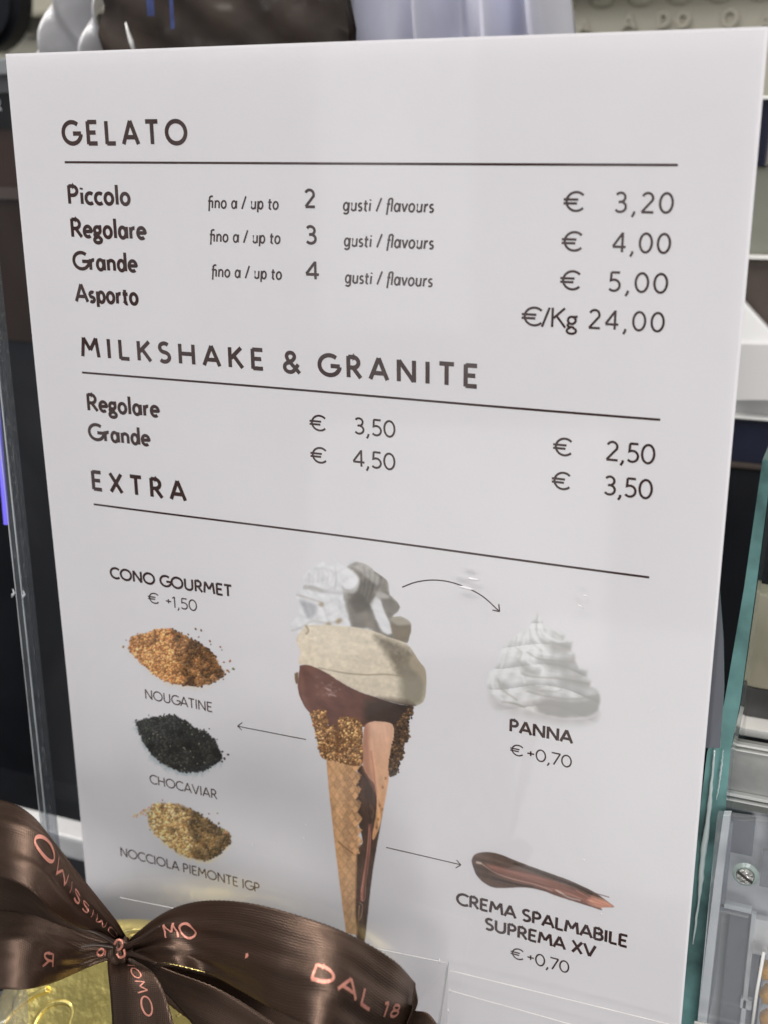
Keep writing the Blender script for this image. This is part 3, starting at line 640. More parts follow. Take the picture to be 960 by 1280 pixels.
# crumbs round the rim
def crumbs(P, cols, n, r, seed):
    rnd = random.Random(seed); d = A.sdf(P); Q = A.T(P); xs = [p[0] for p in Q]; ys = [p[1] for p in Q]; c = 0
    while c < n:
        x, y = rnd.uniform(min(xs), max(xs)), rnd.uniform(min(ys), max(ys)); i, j = int((x - A.x0) / A.step), int((y - A.y0) / A.step)
        if d[j, i] > rnd.uniform(-1.2, .6):
            k = rnd.choice(cols); f = rnd.uniform(.55, 1.2); A.blob(x, y, rnd.uniform(r * .5, r), [v * f for v in k], .35, rnd.uniform(.8, 1.2), rnd.uniform(0, 3)); c += 1
PL = [(105, 122), (180, 112), (198, 190), (222, 190), (240, 224), (250, 165), (268, 145), (358, 165), (370, 300), (366, 385), (300, 388), (240, 366), (186, 360), (160, 338), (140, 250)]
A.poly(PL, (112, 78, 50), 1.5, .8, 21)
crumbs(PL, [(182, 138, 92), (160, 116, 74), (200, 156, 108), (140, 98, 62)], 620, 1.8, 22)
A.poly([(232, 190), (252, 180), (250, 330), (238, 330)], (100, 66, 42), 3, .8, 23, True, .75)
PR = [(530, 200), (585, 120), (622, 95), (618, 130), (592, 175), (602, 245), (576, 290), (572, 345), (552, 372), (544, 430), (505, 446), (500, 380), (516, 300), (526, 250)]
A.poly(PR, (62, 48, 38), 1.5, 1, 24)
crumbs(PR, [(92, 70, 50), (70, 54, 42), (112, 84, 60)], 300, 1.9, 25)
A.build('gelato_cone_picture')

# whipped cream
A = Art(600, 752, 764, 914, 0.9, 590, 740, 5.333)
n1_ = vnoise(A.w, A.h, 16, 3, 2)[..., None]; yy_ = (A.Y - 752) / 160
A.poly([(120, 640), (180, 730), (350, 775), (600, 838), (790, 830), (840, 800), (800, 860), (600, 872), (330, 820), (150, 760)], (168, 166, 162), 13, .5, 3, op=.75)
A.poly([(440, 132), (458, 178), (490, 235), (550, 255), (622, 285), (615, 318), (672, 330), (664, 380), (690, 412), (692, 460), (718, 510), (777, 515), (765, 560), (796, 590), (790, 622), (842, 650), (862, 700), (842, 790), (800, 822), (700, 832), (600, 836), (470, 815), (350, 775), (200, 735), (130, 680), (95, 600), (118, 540), (165, 490), (190, 400), (250, 320), (330, 265), (385, 245), (400, 200)],
       np.array((205, 204, 203), float)[None, None] * (1 + (n1_ - .5) * .07), 4, .7, 4)
gr = (146, 144, 141)
xc = A.X - 676; vv = (A.Y - 760) / 140
ph = vv * 5.4 - xc * .006 + .35 * np.sin(xc * .035 + 1); sw = ph - np.floor(ph)
fl = np.sin(xc * .30 / (.45 + vv * .6) + np.floor(ph) * 1.7 + sw * 2.2)
A.rgb *= (1 + .045 * fl * (1 - sw * .5) - .20 * np.clip(sw - .68, 0, 1) * 2.4 + .05 * (sw < .25) + .05 * (streaks(A, .15, 30, 4, 71) - .5) * 2 - .13 * np.clip((xc + 5) / 50, 0, 1) * (vv > .1))[..., None]
for q, op in (([(490, 345), (600, 330), (668, 345), (664, 380), (600, 405), (540, 400)], .75), ([(440, 440), (560, 440), (690, 420), (692, 470), (600, 520), (500, 500)], .75),
              ([(560, 560), (700, 570), (796, 590), (780, 640), (690, 630), (600, 610)], .7), ([(410, 740), (520, 700), (700, 720), (850, 690), (842, 800), (700, 832), (560, 832), (450, 810)], .9),
              ([(310, 455), (360, 480), (440, 530), (400, 560), (330, 520)], .7), ([(170, 590), (220, 600), (225, 650), (190, 640)], .7),
              ([(350, 600), (420, 600), (520, 680), (430, 680), (350, 650)], .6), ([(740, 790), (800, 760), (830, 800), (760, 820)], .8), ([(600, 450), (700, 500), (765, 540), (690, 560), (610, 540)], .45)):
    A.poly(q, gr, 9, 1.2, 6, True, op)
for q, w_, c_ in (([(440, 150), (432, 230), (450, 300), (520, 350), (660, 385)], 1.2, (158, 154, 148)), ([(450, 180), (480, 270), (560, 320), (620, 325)], 3, (222, 221, 220)),
                  ([(385, 250), (395, 320), (440, 370), (480, 400), (460, 430)], 1.4, (165, 162, 158)), ([(410, 230), (420, 300), (470, 360), (480, 410)], 3, (224, 223, 222)),
                  ([(300, 300), (290, 360), (330, 410), (300, 480)], 1.5, (170, 168, 162)), ([(350, 300), (340, 370), (372, 410), (380, 470), (470, 500), (470, 545)], 3, (220, 219, 218)),
                  ([(370, 400), (440, 440), (560, 455), (690, 465)], 1.3, (142, 139, 132)), ([(330, 545), (420, 565), (600, 575), (790, 610)], 1.5, (140, 136, 128)),
                  ([(260, 520), (330, 555), (350, 600)], 3, (218, 217, 216)), ([(370, 660), (480, 690), (640, 710), (760, 700), (850, 680)], 1.4, (140, 137, 130)),
                  ([(230, 350), (215, 430), (190, 520)], 3, (214, 213, 212)), ([(140, 560), (140, 640), (200, 720)], 3, (218, 217, 216)), ([(175, 590), (200, 650), (300, 720)], 1.4, (150, 146, 132)),
                  ([(200, 735), (280, 745), (350, 770)], 2, (118, 114, 100)), ([(440, 630), (520, 620), (600, 640), (560, 660), (460, 655)], 1.2, (150, 148, 142)), ([(500, 815), (620, 832), (780, 822)], 1.6, (130, 128, 118)),
                  ([(560, 270), (590, 295), (620, 300)], 1.5, (160, 157, 150)), ([(680, 420), (650, 460), (610, 470)], 1.4, (160, 157, 150)), ([(770, 540), (720, 560), (660, 560)], 1.4, (156, 153, 146)), ([(845, 720), (800, 760), (740, 770)], 1.6, (150, 148, 138))):
    A.line(q, w_, 2.8, c_, .6)
A.rgb = np.minimum(A.rgb, 214)
A.build('whipped_cream_picture')

# chocolate spread
A = Art(584, 1062, 772, 1140, 0.8, 560, 1040, 4.0)
n2_ = vnoise(A.w, A.h, 6, 3, 4)[..., None]
A.poly([(114, 150), (126, 122), (155, 107), (200, 104), (260, 115), (350, 150), (460, 190), (600, 238), (700, 282), (752, 310), (800, 345), (832, 372), (770, 376), (768, 388), (700, 368), (640, 350), (540, 320), (470, 295), (380, 280), (250, 284), (190, 266), (140, 220)],
       np.array((84, 66, 56), float)[None, None] * (1 + (n2_ - .5) * .2), 1.3, .3, 3)
A.poly([(190, 160), (300, 190), (420, 210), (560, 260), (700, 315), (832, 372), (760, 380), (650, 350), (540, 315), (430, 275), (300, 235), (215, 195)], (134, 92, 80), 5, .8, 4, True, .9)
A.poly([(720, 320), (800, 345), (832, 372), (760, 378), (700, 345)], (196, 140, 118), 5, .8, 4, True, .9)
for q, c_, w_ in (([(143, 158), (165, 162), (230, 205), (330, 240), (430, 262), (520, 295)], (176, 150, 138), 1), ([(200, 165), (330, 190), (470, 232), (640, 295)], (110, 74, 64), 1.2),
                  ([(330, 160), (460, 205), (600, 255), (720, 308)], (52, 40, 34), 2.5), ([(540, 290), (600, 325), (660, 340)], (186, 168, 158), 2.2), ([(480, 275), (600, 305), (740, 370)], (160, 118, 104), 1),
                  ([(300, 135), (420, 172), (520, 205)], (110, 100, 92), 1), ([(640, 290), (720, 335), (800, 365)], (170, 118, 100), 1), ([(220, 235), (330, 262), (420, 275)], (58, 46, 40), 2)):
    A.line(q, w_, 1.4, c_, .8)
A.rgb *= (1 + .28 * (streaks(A, .27, 70, 2.6, 81) - .5) * 2)[..., None]
A.line([(143, 155), (160, 160)], 2.6, 1.6, (190, 172, 160), .9)
A.line([(735, 303), (780, 315), (806, 325)], 1.0, 1.2, (92, 66, 58), 1)
A.put(np.clip(0.5 + (0.6 - np.abs((A.Y - 1116) - (A.X - 744) * .27)) / 1.2, 0, 1) * ((A.X > 743) & (A.X < 762)), (110, 80, 70))
A.build('chocolate_spread_picture')

# ------------------------------------------------------------------ clear sign holder
holder = empty('sign_holder', 'clear acrylic upright sign holder gripping the gelato price list', 'sign holder')
M_acr = clear('clear_acrylic', (0.985, 0.985, 0.985), 0.05, 0.004, (.9, .88, .9), bump=0.12, bscale=9, glare=.02, ior=1.38)
M_edge = clear('acrylic_cut_edge', (0.72, 0.74, 0.76), 0.12, 0.10, (0.35, 0.38, 0.42), bump=0.8, bscale=160)
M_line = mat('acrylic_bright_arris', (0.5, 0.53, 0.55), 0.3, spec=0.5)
HX0, HX1, HZ0, HZ1 = -0.0105, 0.2096, -0.012, 0.2960
def sheet_panel(name, y0, y1, M):
    return box(name, HX0, HX1, y0, y1, HZ0, HZ1, M, holder)
V = [(HX0, -0.0032, HZ0), (HX1, -0.0032, HZ0), (HX1, -0.0032, HZ1), (HX0, -0.0032, HZ1)]
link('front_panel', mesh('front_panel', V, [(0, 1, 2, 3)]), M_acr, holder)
# the moulded left edge: two parallel thicknesses with bright arrises
for nme, x0, x1, y0, y1 in (('side_edge', HX0 - 0.0022, HX0 - 0.0003, -0.0050, -0.0032), ('side_edge', HX0 - 0.0046, HX0 - 0.0026, 0.0012, 0.0040)):
    box(nme, x0, x1, y0, y1, HZ0, 0.30, M_edge, holder, 0.0003)
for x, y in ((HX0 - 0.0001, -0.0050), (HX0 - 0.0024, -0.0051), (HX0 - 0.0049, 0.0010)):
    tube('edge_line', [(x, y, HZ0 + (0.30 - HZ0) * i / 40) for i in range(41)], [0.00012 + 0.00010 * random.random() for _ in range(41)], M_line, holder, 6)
# moulding nicks
for px, py in ((16, 743), (29, 745)):
    p = at(px, py, -0.0052); tube('nick', [p + Vector((-.0006, 0, -.0012)), p, p + Vector((.0007, 0, .0006)), p + Vector((.0002, 0, .0020))], [.0002, .0005, .0004, .0001], M_line, holder, 6)
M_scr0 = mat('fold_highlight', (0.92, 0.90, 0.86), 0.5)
# fold edges near the holder's foot, their reflections painted as pale lines
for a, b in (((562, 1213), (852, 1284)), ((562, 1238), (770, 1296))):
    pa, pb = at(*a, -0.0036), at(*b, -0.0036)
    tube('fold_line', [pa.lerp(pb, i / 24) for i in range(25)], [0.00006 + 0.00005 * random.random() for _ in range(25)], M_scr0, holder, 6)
# scuffs and scratches, their glints painted on as pale slivers
M_scr = mat('pale_glint', (0.72, 0.72, 0.74), 0.2, spec=0.8)
def scuff(px, py, dx, dy, r):
    a = at(px - dx, py - dy, -0.0034); b = at(px + dx, py + dy, -0.0034)
    tube('scratch_highlight', [a, a.lerp(b, .3), a.lerp(b, .7), b], [r * .2, r, r, r * .2], M_scr, holder, 6)
for q in ((592, 724, 9, 1.5, .00042), (583, 735, 11, 2.5, .00042), (733, 745, 4, 2, .0002), (726, 758, 4, 2.5, .0002), (382, 1031, .6, .6, .00022), (379.5, 1048, .8, .8, .0003), (342, 1054, .8, .6, .00025),
          (315, 1056, .8, .6, .00025), (730, 1075, 1.2, .8, .0002), (752, 1142, 1.5, .8, .00025), (815, 887, 6, -3, .00006), (710, 1000, 5, 4, .00006)):
    scuff(*q)

# ------------------------------------------------------------------ behind: back wall, appliance, wrapped chocolate, cloth
M_cream = mat('cream_enamel', (0.46, 0.44, 0.36), 0.5, bump=0.2, bscale=40, vary=0.08, vscale=9)
M_black = mat('black_gloss', (0.010, 0.011, 0.014), 0.4, spec=.2, vary=0.5, vscale=12)
M_dark = mat('dark_brown_panel', (0.030, 0.019, 0.014), 0.35, vary=0.4, vscale=8)
wall = tag(box('back_wall', -1.2, 1.2, 0.42, 0.46, 0.22, 1.0, M_cream), kind='structure')
M_rel = mat('cream_relief', (0.45, 0.43, 0.35), 0.5, vary=0.12, vscale=40)
def relief(name, ch, px, py, cap, lab=None):
    a = at(px, py, 0.4195); c = at(px, py - cap, 0.4195).z - a.z
    V, F = letters(ch, .22, 0, c * 0.9 * len(ch), c, lambda x, y, l: (a.x + x, 0.4195 - l, a.z + y))
    bm = bmesh.new(); vs = [bm.verts.new(v) for v in V]
    for f in F:
        try: bm.faces.new([vs[i] for i in f])
        except ValueError: pass
    r = bmesh.ops.extrude_face_region(bm, geom=bm.faces[:]); bmesh.ops.translate(bm, vec=(0, -0.002, 0), verts=[v for v in r['geom'] if isinstance(v, bmesh.types.BMVert)])
    bmesh.ops.recalc_face_normals(bm, faces=bm.faces[:])
    me = bpy.data.meshes.new(name); bm.to_mesh(me); bm.free(); return link(name, me, M_rel, wall)
for q in (('A', 778, 37, 20), ('D', 822, 34, 18), ('O', 846, 34, 18), ('O', 902, 34, 22), ('A', 948, 36, 20), ('L', 34, 45, 18), ('I', 2, 66, 18), ('A', 724, 40, 16)): relief('relief_letter', *q)
bm = bmesh.new()
for k in range(40):
    p = at(700 + k * 46 - 12 * 46, 4, 0.418)
    mm = Matrix.Translation((at(705, 4, 0.418).x + (k - 14) * 0.0215, 0.4185, at(800, -2, 0.418).z)) @ Matrix.Diagonal((1.1, .3, .6, 1))
    bmesh.ops.create_uvsphere(bm, u_segments=12, v_segments=8, radius=0.0065, matrix=mm)
me = bpy.data.meshes.new('bead_moulding'); bm.to_mesh(me); bm.free(); o = link('bead_moulding', me, M_rel, wall, True); o['kind'] = 'stuff'
z = at(800, -14, .418).z
box('cornice', -1.2, 1.2, 0.405, 0.4199, z, z + 0.03, M_rel, wall, .003)

floor = tag(box('counter_top', -1.5, 1.5, -0.16, 0.46, -0.075, -0.065, M_black), kind='structure')

# dark appliance at the left
app = empty('coffee_machine', 'black appliance with a grey metal rail, left behind the price list', 'appliance')
YA = 0.16
pbox('metal_rail', -260, 60, 76, 96, YA, .05, mat('grey_metal', (.42, .44, .45), .35, .6), app, .001)
pbox('metal_rail_lower', -260, 60, 96.5, 118, YA + .003, .05, mat('dark_grey_metal', (.085, .09, .095), .4, .3), app)  # darker grey lower part of the rail
pbox('dark_band', -260, 60, 118, 160, YA + .006, .04, M_black, app)
pbox('brown_panel', -260, 75, 160.5, 232, YA + .008, .04, mat('brown_gloss', (.034, .019, .014), .3, vary=.3, vscale=10), app)
pbox('trim_strip', -260, 80, 232.5, 247, YA + .006, .04, mat('brown_trim', (.07, .055, .05), .3), app)
pbox('lower_panel', -260, 140, 247.5, 420, YA + .008, .04, mat('brown_gloss_dark', (.022, .013, .010), .25, vary=.3, vscale=10), app)
pbox('base_panel', -260, 260, 420.5, 1040, YA + .009, .04, M_black, app)
a = at(-7, 138, YA + .0055); c = at(-7, 124, YA).z - at(-7, 138, YA).z
V, F = letters('R', .16, 0, c * .85, c, lambda x, y, l: (a.x + x, a.y - l, a.z + y))
link('lettering', mesh('lettering', V, F), mat('silver_print', (.55, .58, .6), .4), app)
p0 = at(-18, 0, .33); bm = bmesh.new()
bmesh.ops.create_cone(bm, cap_ends=True, segments=48, radius1=.030, radius2=.030, depth=.02, matrix=Matrix.Translation(p0) @ Matrix.Rotation(math.pi / 2, 4, 'X'))
bmesh.ops.bevel(bm, geom=[e for e in bm.edges if len(e.link_faces) == 2 and any(len(f.verts) > 10 for f in e.link_faces)], offset=.004, segments=3, affect='EDGES')
me = bpy.data.meshes.new('round_knob'); bm.to_mesh(me); bm.free()
tag(link('round_knob', me, M_black, None, False), 'black round dial against the cream wall at the top left corner', 'dial')

# bottom-left metal rail
M_chrome = mat('brushed_steel', (.85, .86, .88), .4, .3, vary=.1, vscale=60)
r = tag(pbox('steel_rail', -80, 170, 1036, 1062, .05, .012, M_chrome, None, .0015), 'bright steel rail at the foot of the display, left of the sheet', 'rail')
# violet LED profile
pl = empty('light_strip', 'violet LED light strip glowing behind the left edge of the holder', 'light strip')
pa, pb = at(-14, 380, .02), at(9, 690, .02)
tube('diffuser', [at(-13, 385, .03), at(-3, 520, .03), at(8, 655, .03)], .0010, mat('violet_led', (.2, .18, .8), .4, emit=((.20, .16, 1.0), .75)), pl, 10)

# dark chocolate wrapped in film
bar = empty('wrapped_chocolate', 'dark brown chocolate block wrapped in glossy clear film behind the sheet', 'chocolate')
YB = .13
def rough_block(name, px0, px1, py0, py1, Y, dep, M, parent):
    x0, x1 = at(px0, 40, Y).x, at(px1, 40, Y).x; z1, z0 = at((px0 + px1) / 2, py0, Y).z, at((px0 + px1) / 2, py1, Y).z
    bm = bmesh.new(); bmesh.ops.create_cube(bm, size=1); bmesh.ops.subdivide_edges(bm, edges=bm.edges[:], cuts=14, use_grid_fill=True)
    for v in bm.verts:
        q = v.co.copy(); v.co = Vector(((x0 + x1) / 2 + q.x * (x1 - x0), Y + dep / 2 + q.y * dep, (z0 + z1) / 2 + q.z * (z1 - z0)))
        k = .0016; v.co += Vector((math.sin(q.z * 21 + q.y * 9) * k * .25, math.sin(q.x * 23 + q.z * 17) * k * 1.6, math.sin(q.x * 19 + q.y * 13) * k))
    me = bpy.data.meshes.new(name); bm.to_mesh(me); bm.free(); return link(name, me, M, parent, True)
rough_block('block', 128, 434, -110, 110, YB, .006, mat('dark_chocolate', (.045, .031, .022), .6, spec=.2, vary=.5, vscale=30), bar)
# film in front of it: crumpled sheet
def crumple(name, px0, px1, py0, py1, Y, amp, fx, fz, M, parent, seed=0, nx=80, nz=40, twist=0.0):
    V, F = [], []; nn = vnoise(nx + 1, nz + 1, 12, 3, seed)
    for j in range(nz + 1):
        for i in range(nx + 1):
            u, v = i / nx, j / nz; p = at(px0 + (px1 - px0) * u + twist * v, py0 + (py1 - py0) * v, Y)
            p.y += amp * (math.sin(u * fx + v * 1.3 + math.sin(v * fz) * .9) * .7 + (nn[j, i] - .5) * 1.6); V.append(p)
    for j in range(nz):
        for i in range(nx): a = j * (nx + 1) + i; F.append((a, a + nx + 1, a + nx + 2, a + 1))
    return link(name, mesh(name, V, F), M, parent, True)
M_film = clear('clear_film', (.97, .97, .98), .3, .01, (.8, .8, .85), ior=1.22)
crumple('film', 120, 440, -90, 90, YB - .006, .003, 22, 3, M_film, bar, 5)
M_white = mat('film_highlight_fold', (.9, .9, .88), .3)  # white colour for a painted highlight on the film
tube('film_highlight', [at(157, 28, YB - .012), at(160, 40, YB - .012), at(164, 52, YB - .012), at(168, 66, YB - .012)], [.0003, .0006, .0010, .0007], M_white, bar, 8)
M_blue = mat('blue_reflection_tint', (.05, .07, .20), .5, vary=.4, vscale=150)  # blue reflections on the film, painted as coloured strips
for q in ((178, 188, -60, 20), (207, 213, -60, 36)):
    crumple('blue_reflection', *q, YB - .0112, .0006, 3, 2, M_blue, bar, 8, 6, 14, 6)

# satin / tissue folds either side
def folds(name, px0, px1, py0, py1, Y, prof, M, label, cat, group=None, amp=.012, lean=0):
    nx, nz = 160, 16; V, F = [], []
    for j in range(nz + 1):
        for i in range(nx + 1):
            u, v = i / nx, j / nz; p = at(px0 + (px1 - px0) * u + lean * (v - .5), py0 + (py1 - py0) * v, Y)
            p.y += amp * prof(u, v); V.append(p)
    for j in range(nz):
        for i in range(nx): a = j * (nx + 1) + i; F.append((a, a + nx + 1, a + nx + 2, a + 1))
    o = link(name, mesh(name, V, F), M, None, True); so = o.modifiers.new('thickness', 'SOLIDIFY'); so.thickness = .0006
    return tag(o, label, cat, group)
M_lilac = mat('lilac_white_satin', (.68, .69, .80), .2, spec=1.0, vary=.22, vscale=14)
folds('satin_cloth', 424, 700, -80, 80, .16, lambda u, v: math.sin(u * 24 + math.sin(v * 2) * .6 + 1) * .55 + math.sin(u * 41 + v * 1.5) * .25 + (u > .93) * (u - .93) * 14, M_lilac,
      'pale lilac satin hanging in upright folds behind the sheet, beside the chocolate', 'cloth', amp=.020, lean=18)
M_tiss = mat('translucent_white_tissue', (.66, .66, .68), .15, spec=1.0, vary=.25, vscale=20)
folds('cellophane_twist', 56, 136, -80, 80, .15, lambda u, v: math.sin(u * 9 + v * 5.5 - 1) * .8 + math.sin(u * 21 - v * 6) * .25, M_tiss,
      'whitish crumpled cellophane twist left of the dark chocolate block', 'wrapping', amp=.010, lean=-4)

# ------------------------------------------------------------------ right side: cabinet glass and bracket
cab = empty('display_cabinet', 'display cabinet with shelves and dark glass right of the price list', 'cabinet')
M_navy = mat('navy_glass', (.012, .014, .028), .12, vary=.5, vscale=16)
M_olive = mat('olive_grey', (.20, .205, .17), .45, vary=.25, vscale=18)
M_brown = mat('taupe', (.075, .058, .05), .35, vary=.5, vscale=22)
M_wht = mat('bright_white_enamel', (.92, .92, .92), .3, coat=.4)
M_gry = mat('grey_enamel', (.42, .42, .43), .4, vary=.12, vscale=15)
M_pale = mat('pale_trim', (.78, .78, .76), .3)
YC = .20
for nm, x0, x1, y0, y1, Y, M in (('trim', 880, 1100, 119, 124, YC, M_pale), ('dark_panel', 880, 962, 124.5, 208, YC + .004, M_navy), ('olive_panel', 880, 1120, 208.5, 322, YC + .006, M_olive),
                                 ('trim', 870, 1100, 321, 326, YC, M_pale), ('taupe_panel', 870, 1120, 326.5, 470, YC + .006, M_brown),
                                 ('grey_panel', 860, 1120, 470, 524, YC + .001, M_gry), ('trim', 850, 1100, 524, 528, YC - .004, M_pale), ('navy_panel', 840, 1100, 528.5, 582, YC, M_navy),
                                 ('trim', 840, 1100, 583, 590, YC - .002, M_brown), ('black_panel', 820, 1120, 590.5, 1400, YC, M_black)):
    pbox(nm, x0, x1, y0, y1, Y, .03, M, cab, .0008)
hexa('white_board', [at(905, 350, YC - .006), at(985, 438, YC - .006), at(985, 470, YC - .006), at(900, 470, YC - .006)], .006, M_wht, cab, .001)
hexa('grey_wedge', [at(905, 430, YC - .0075), at(985, 432, YC - .0075), at(985, 500, YC - .0075), at(900, 500, YC - .0075)], .001, mat('light_grey', (.66, .65, .65), .35), cab)
pbox('cream_panel', 938, 1050, 748, 868, .10, .01, mat('cream_panel_paint', (.30, .28, .21), .4, vary=.3, vscale=25), cab, .001)
pbox('shelf_rail', 925, 1050, 920, 930, .09, .01, M_pale, cab, .001)
pbox('dark_shelf', 925, 1050, 868, 919, .10, .01, mat('grey_shelf', (.10, .10, .10), .3, vary=.5, vscale=30), cab)

# thick glass pane on edge
gl = empty('glass_pane', 'upright glass pane with a thick teal green edge right of the sheet', 'glass pane')
M_teal = mat('teal_glass_edge', (.12, .25, .245), .10, vary=.75, vscale=44, coat=.5)
def edge_strip(nm, L, R_, dep, M, parent, bev=.0004):
    """upright bar through left / right outline points (px, py, Y)"""
    l = [at(*p) for p in L]; r = [at(*p) for p in R_]; V, F = [], []; n = len(l)
    for a_, b_ in zip(l, r): V += [a_, b_, b_ + Vector((0, dep, 0)), a_ + Vector((0, dep, 0))]
    for i in range(n - 1):
        for k in range(4): F.append((4 * i + k, 4 * i + (k + 1) % 4, 4 * i + 4 + (k + 1) % 4, 4 * i + 4 + k))
    F.append((3, 2, 1, 0)); F.append((4 * n - 4, 4 * n - 3, 4 * n - 2, 4 * n - 1))
    return link(nm, mesh(nm, V, F), M, parent)
edge_strip('green_edge', [(953, 575, .022), (930, 735, .022), (905, 880, .022), (884, 940, .022), (864, 1100, .022), (845, 1290, .022)],
           [(966, 575, .022), (945, 735, .022), (925, 880, .022), (913, 940, .022), (899, 1100, .022), (882, 1290, .022)], .05, M_teal, gl)
M_gside = clear('glass_side', (.80, .86, .85), .04, .06, (.5, .55, .55))
edge_strip('pane_side', [(967, 575, .023), (946.5, 735, .023), (926, 880, .023), (914, 940, .023)], [(972, 575, .03), (951, 735, .03), (931, 880, .03), (919, 940, .03)], .10, M_gside, gl)
edge_strip('frosted_line', [(904, 1020, .018), (893, 1100, .018), (881, 1200, .018), (871, 1290, .018)], [(913, 1020, .018), (903, 1100, .018), (892, 1200, .018), (882, 1290, .018)], .003,
           mat('frosted_white', (.85, .88, .92), .4, vary=.1, vscale=60), gl)
M_glint = mat('refracted_streak', (.80, .92, .92), .15, metal=.3, spec=1.0)  # refracted light in the glass edge, drawn as pale streaks
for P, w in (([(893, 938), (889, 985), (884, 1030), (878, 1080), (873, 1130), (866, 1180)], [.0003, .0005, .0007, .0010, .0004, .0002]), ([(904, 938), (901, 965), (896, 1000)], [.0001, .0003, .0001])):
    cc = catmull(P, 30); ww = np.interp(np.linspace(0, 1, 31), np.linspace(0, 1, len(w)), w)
    tube('light_streak', [at(x + random.uniform(-.5, .5), y, .0205) for x, y in cc], [float(k) * random.uniform(.75, 1.25) for k in ww], M_glint, gl, 6)
# grey translucent back flap of the holder
hexa('back_flap', [at(899, 735, .004), at(904, 800, .004), at(905, 860, .004), at(900, 935, .004), at(880, 935, .004), at(888, 800, .004)], .001, clear('grey_flap', (.55, .55, .6), .1, .55, (.22, .23, .27)), holder)

br = empty('acrylic_bracket', 'clear acrylic bracket held by a slotted screw, right of the sheet', 'bracket')
M_clr = clear('bracket_acrylic', (.93, .94, .95), .04, .10, (.8, .82, .86), bump=.4, bscale=40)
M_pan = mat('grey_reflective_plate', (.66, .67, .70), .3, .1, vary=.25, vscale=25)
pbox('plate', 862, 1060, 1018, 1400, .045, .004, M_pan, br)
pbox('pale_reflection', 962, 1060, 1030, 1075, .040, .004, M_wht, br)  # pale, grey, dark and white patches here paint reflections in the acrylic
pbox('grey_reflection', 900, 924, 1142, 1400, .0405, .003, mat('soft_grey', (.20, .21, .24), .3, vary=.2, vscale=30), br)
M_brt = mat('bright_reflection', (.86, .88, .90), .15, coat=.6)  # light and dark reflections of the bracket, built as solid coloured strips
for a_, b_, y0, y1, M in ((926, 932, 1140, 1400, M_brt), (946, 950, 1196, 1400, M_brt), (938, 944, 1196, 1400, mat('slate_strip', (.10, .11, .14), .2, vary=.5, vscale=90)), (905, 911, 1028, 1140, mat('blue_grey_strip', (.26, .29, .36), .2, vary=.4, vscale=60)),
                          (896, 940, 1132, 1138, M_brt), (896, 936, 1141, 1144, M_gry), (950, 1060, 1075, 1120, mat('smoke_grey', (.22, .22, .24), .2, vary=.5, vscale=70)), (925, 940, 1250, 1262, M_brt)):
    pbox('reflection_strip', a_, b_, y0, y1, .0385, .002, M, br, .0003)
pbox('white_reflection', 940, 962, 1150, 1195, .040, .003, M_wht, br, .001)
pbox('dark_reflection', 912, 942, 1024, 1068, .040, .003, mat('slate', (.12, .135, .18), .3, vary=.4, vscale=40), br)
pbox('top_rail', 898, 1060, 944, 1002, .035, .006, mat('grey_rail_acrylic', (.42, .42, .41), .2, vary=.3, vscale=50, coat=.6), br, .0008)
for y0, w in ((940, 3), (947, 2), (1004, 4), (1012, 2)):
    pbox('bright_line', 897, 1060, y0, y0 + w, .033, .002, M_pale, br, .0003)
hexa('clear_front', [at(896, 1022, .012), at(1030, 1040, .012), at(1010, 1400, .012), at(860, 1400, .012)], .004, M_clr, br)
tube('corner_line', [at(955, 1190, .011), at(946, 1240, .011), at(938, 1300, .011)], .0005, M_pale, br)
tube('corner_line', [at(868, 1278, .010), at(905, 1286, .010), at(960, 1300, .010)], .0005, M_pale, br)
sc_ = at(932, 1093, .010)
def disc(nm, c, r, h, M, parent, slot=False, seg=40, inner=0):
    bm = bmesh.new(); rot = Matrix.Translation(c) @ Matrix.Rotation(math.pi / 2, 4, 'X')
    if inner:
        V, F = [], []
        for k in range(seg):
            a_ = 2 * math.pi * k / seg
            for (rr, yy) in ((inner, -h), (r - h, -h), (r, 0), (inner, 0)): V.append(c + Vector((rr * math.cos(a_), yy, rr * math.sin(a_))))
        for k in range(seg):
            for q in range(4): F.append((4 * k + q, 4 * ((k + 1) % seg) + q, 4 * ((k + 1) % seg) + (q + 1) % 4, 4 * k + (q + 1) % 4))
        return link(nm, mesh(nm, V, F), M, parent)
    bmesh.ops.create_cone(bm, cap_ends=True, segments=seg, radius1=r, radius2=r * .86, depth=h, matrix=rot)
    me = bpy.data.meshes.new(nm); bm.to_mesh(me); bm.free(); return link(nm, me, M, parent)
M_screw = mat('screw_steel', (.72, .71, .68), .25, .85, bump=.6, bscale=600, vary=.15, vscale=300)
disc('washer', sc_, .0037, .0008, clear('nylon_washer', (.8, .88, .86), .1, .5, (.50, .58, .56)), br, inner=.0026)
s_ = disc('screw', sc_ - Vector((0, .0006, 0)),   .0026, .0016, M_screw, br)
sl = box('slot', -.0025, .0025, -.0002, .0002, -.0003, .0003, mat('slot_dark', (.03, .028, .025), .6), s_); sl.location = sc_ - Vector((0, .0016, 0)); sl.rotation_euler = (0, math.radians(33), 0)
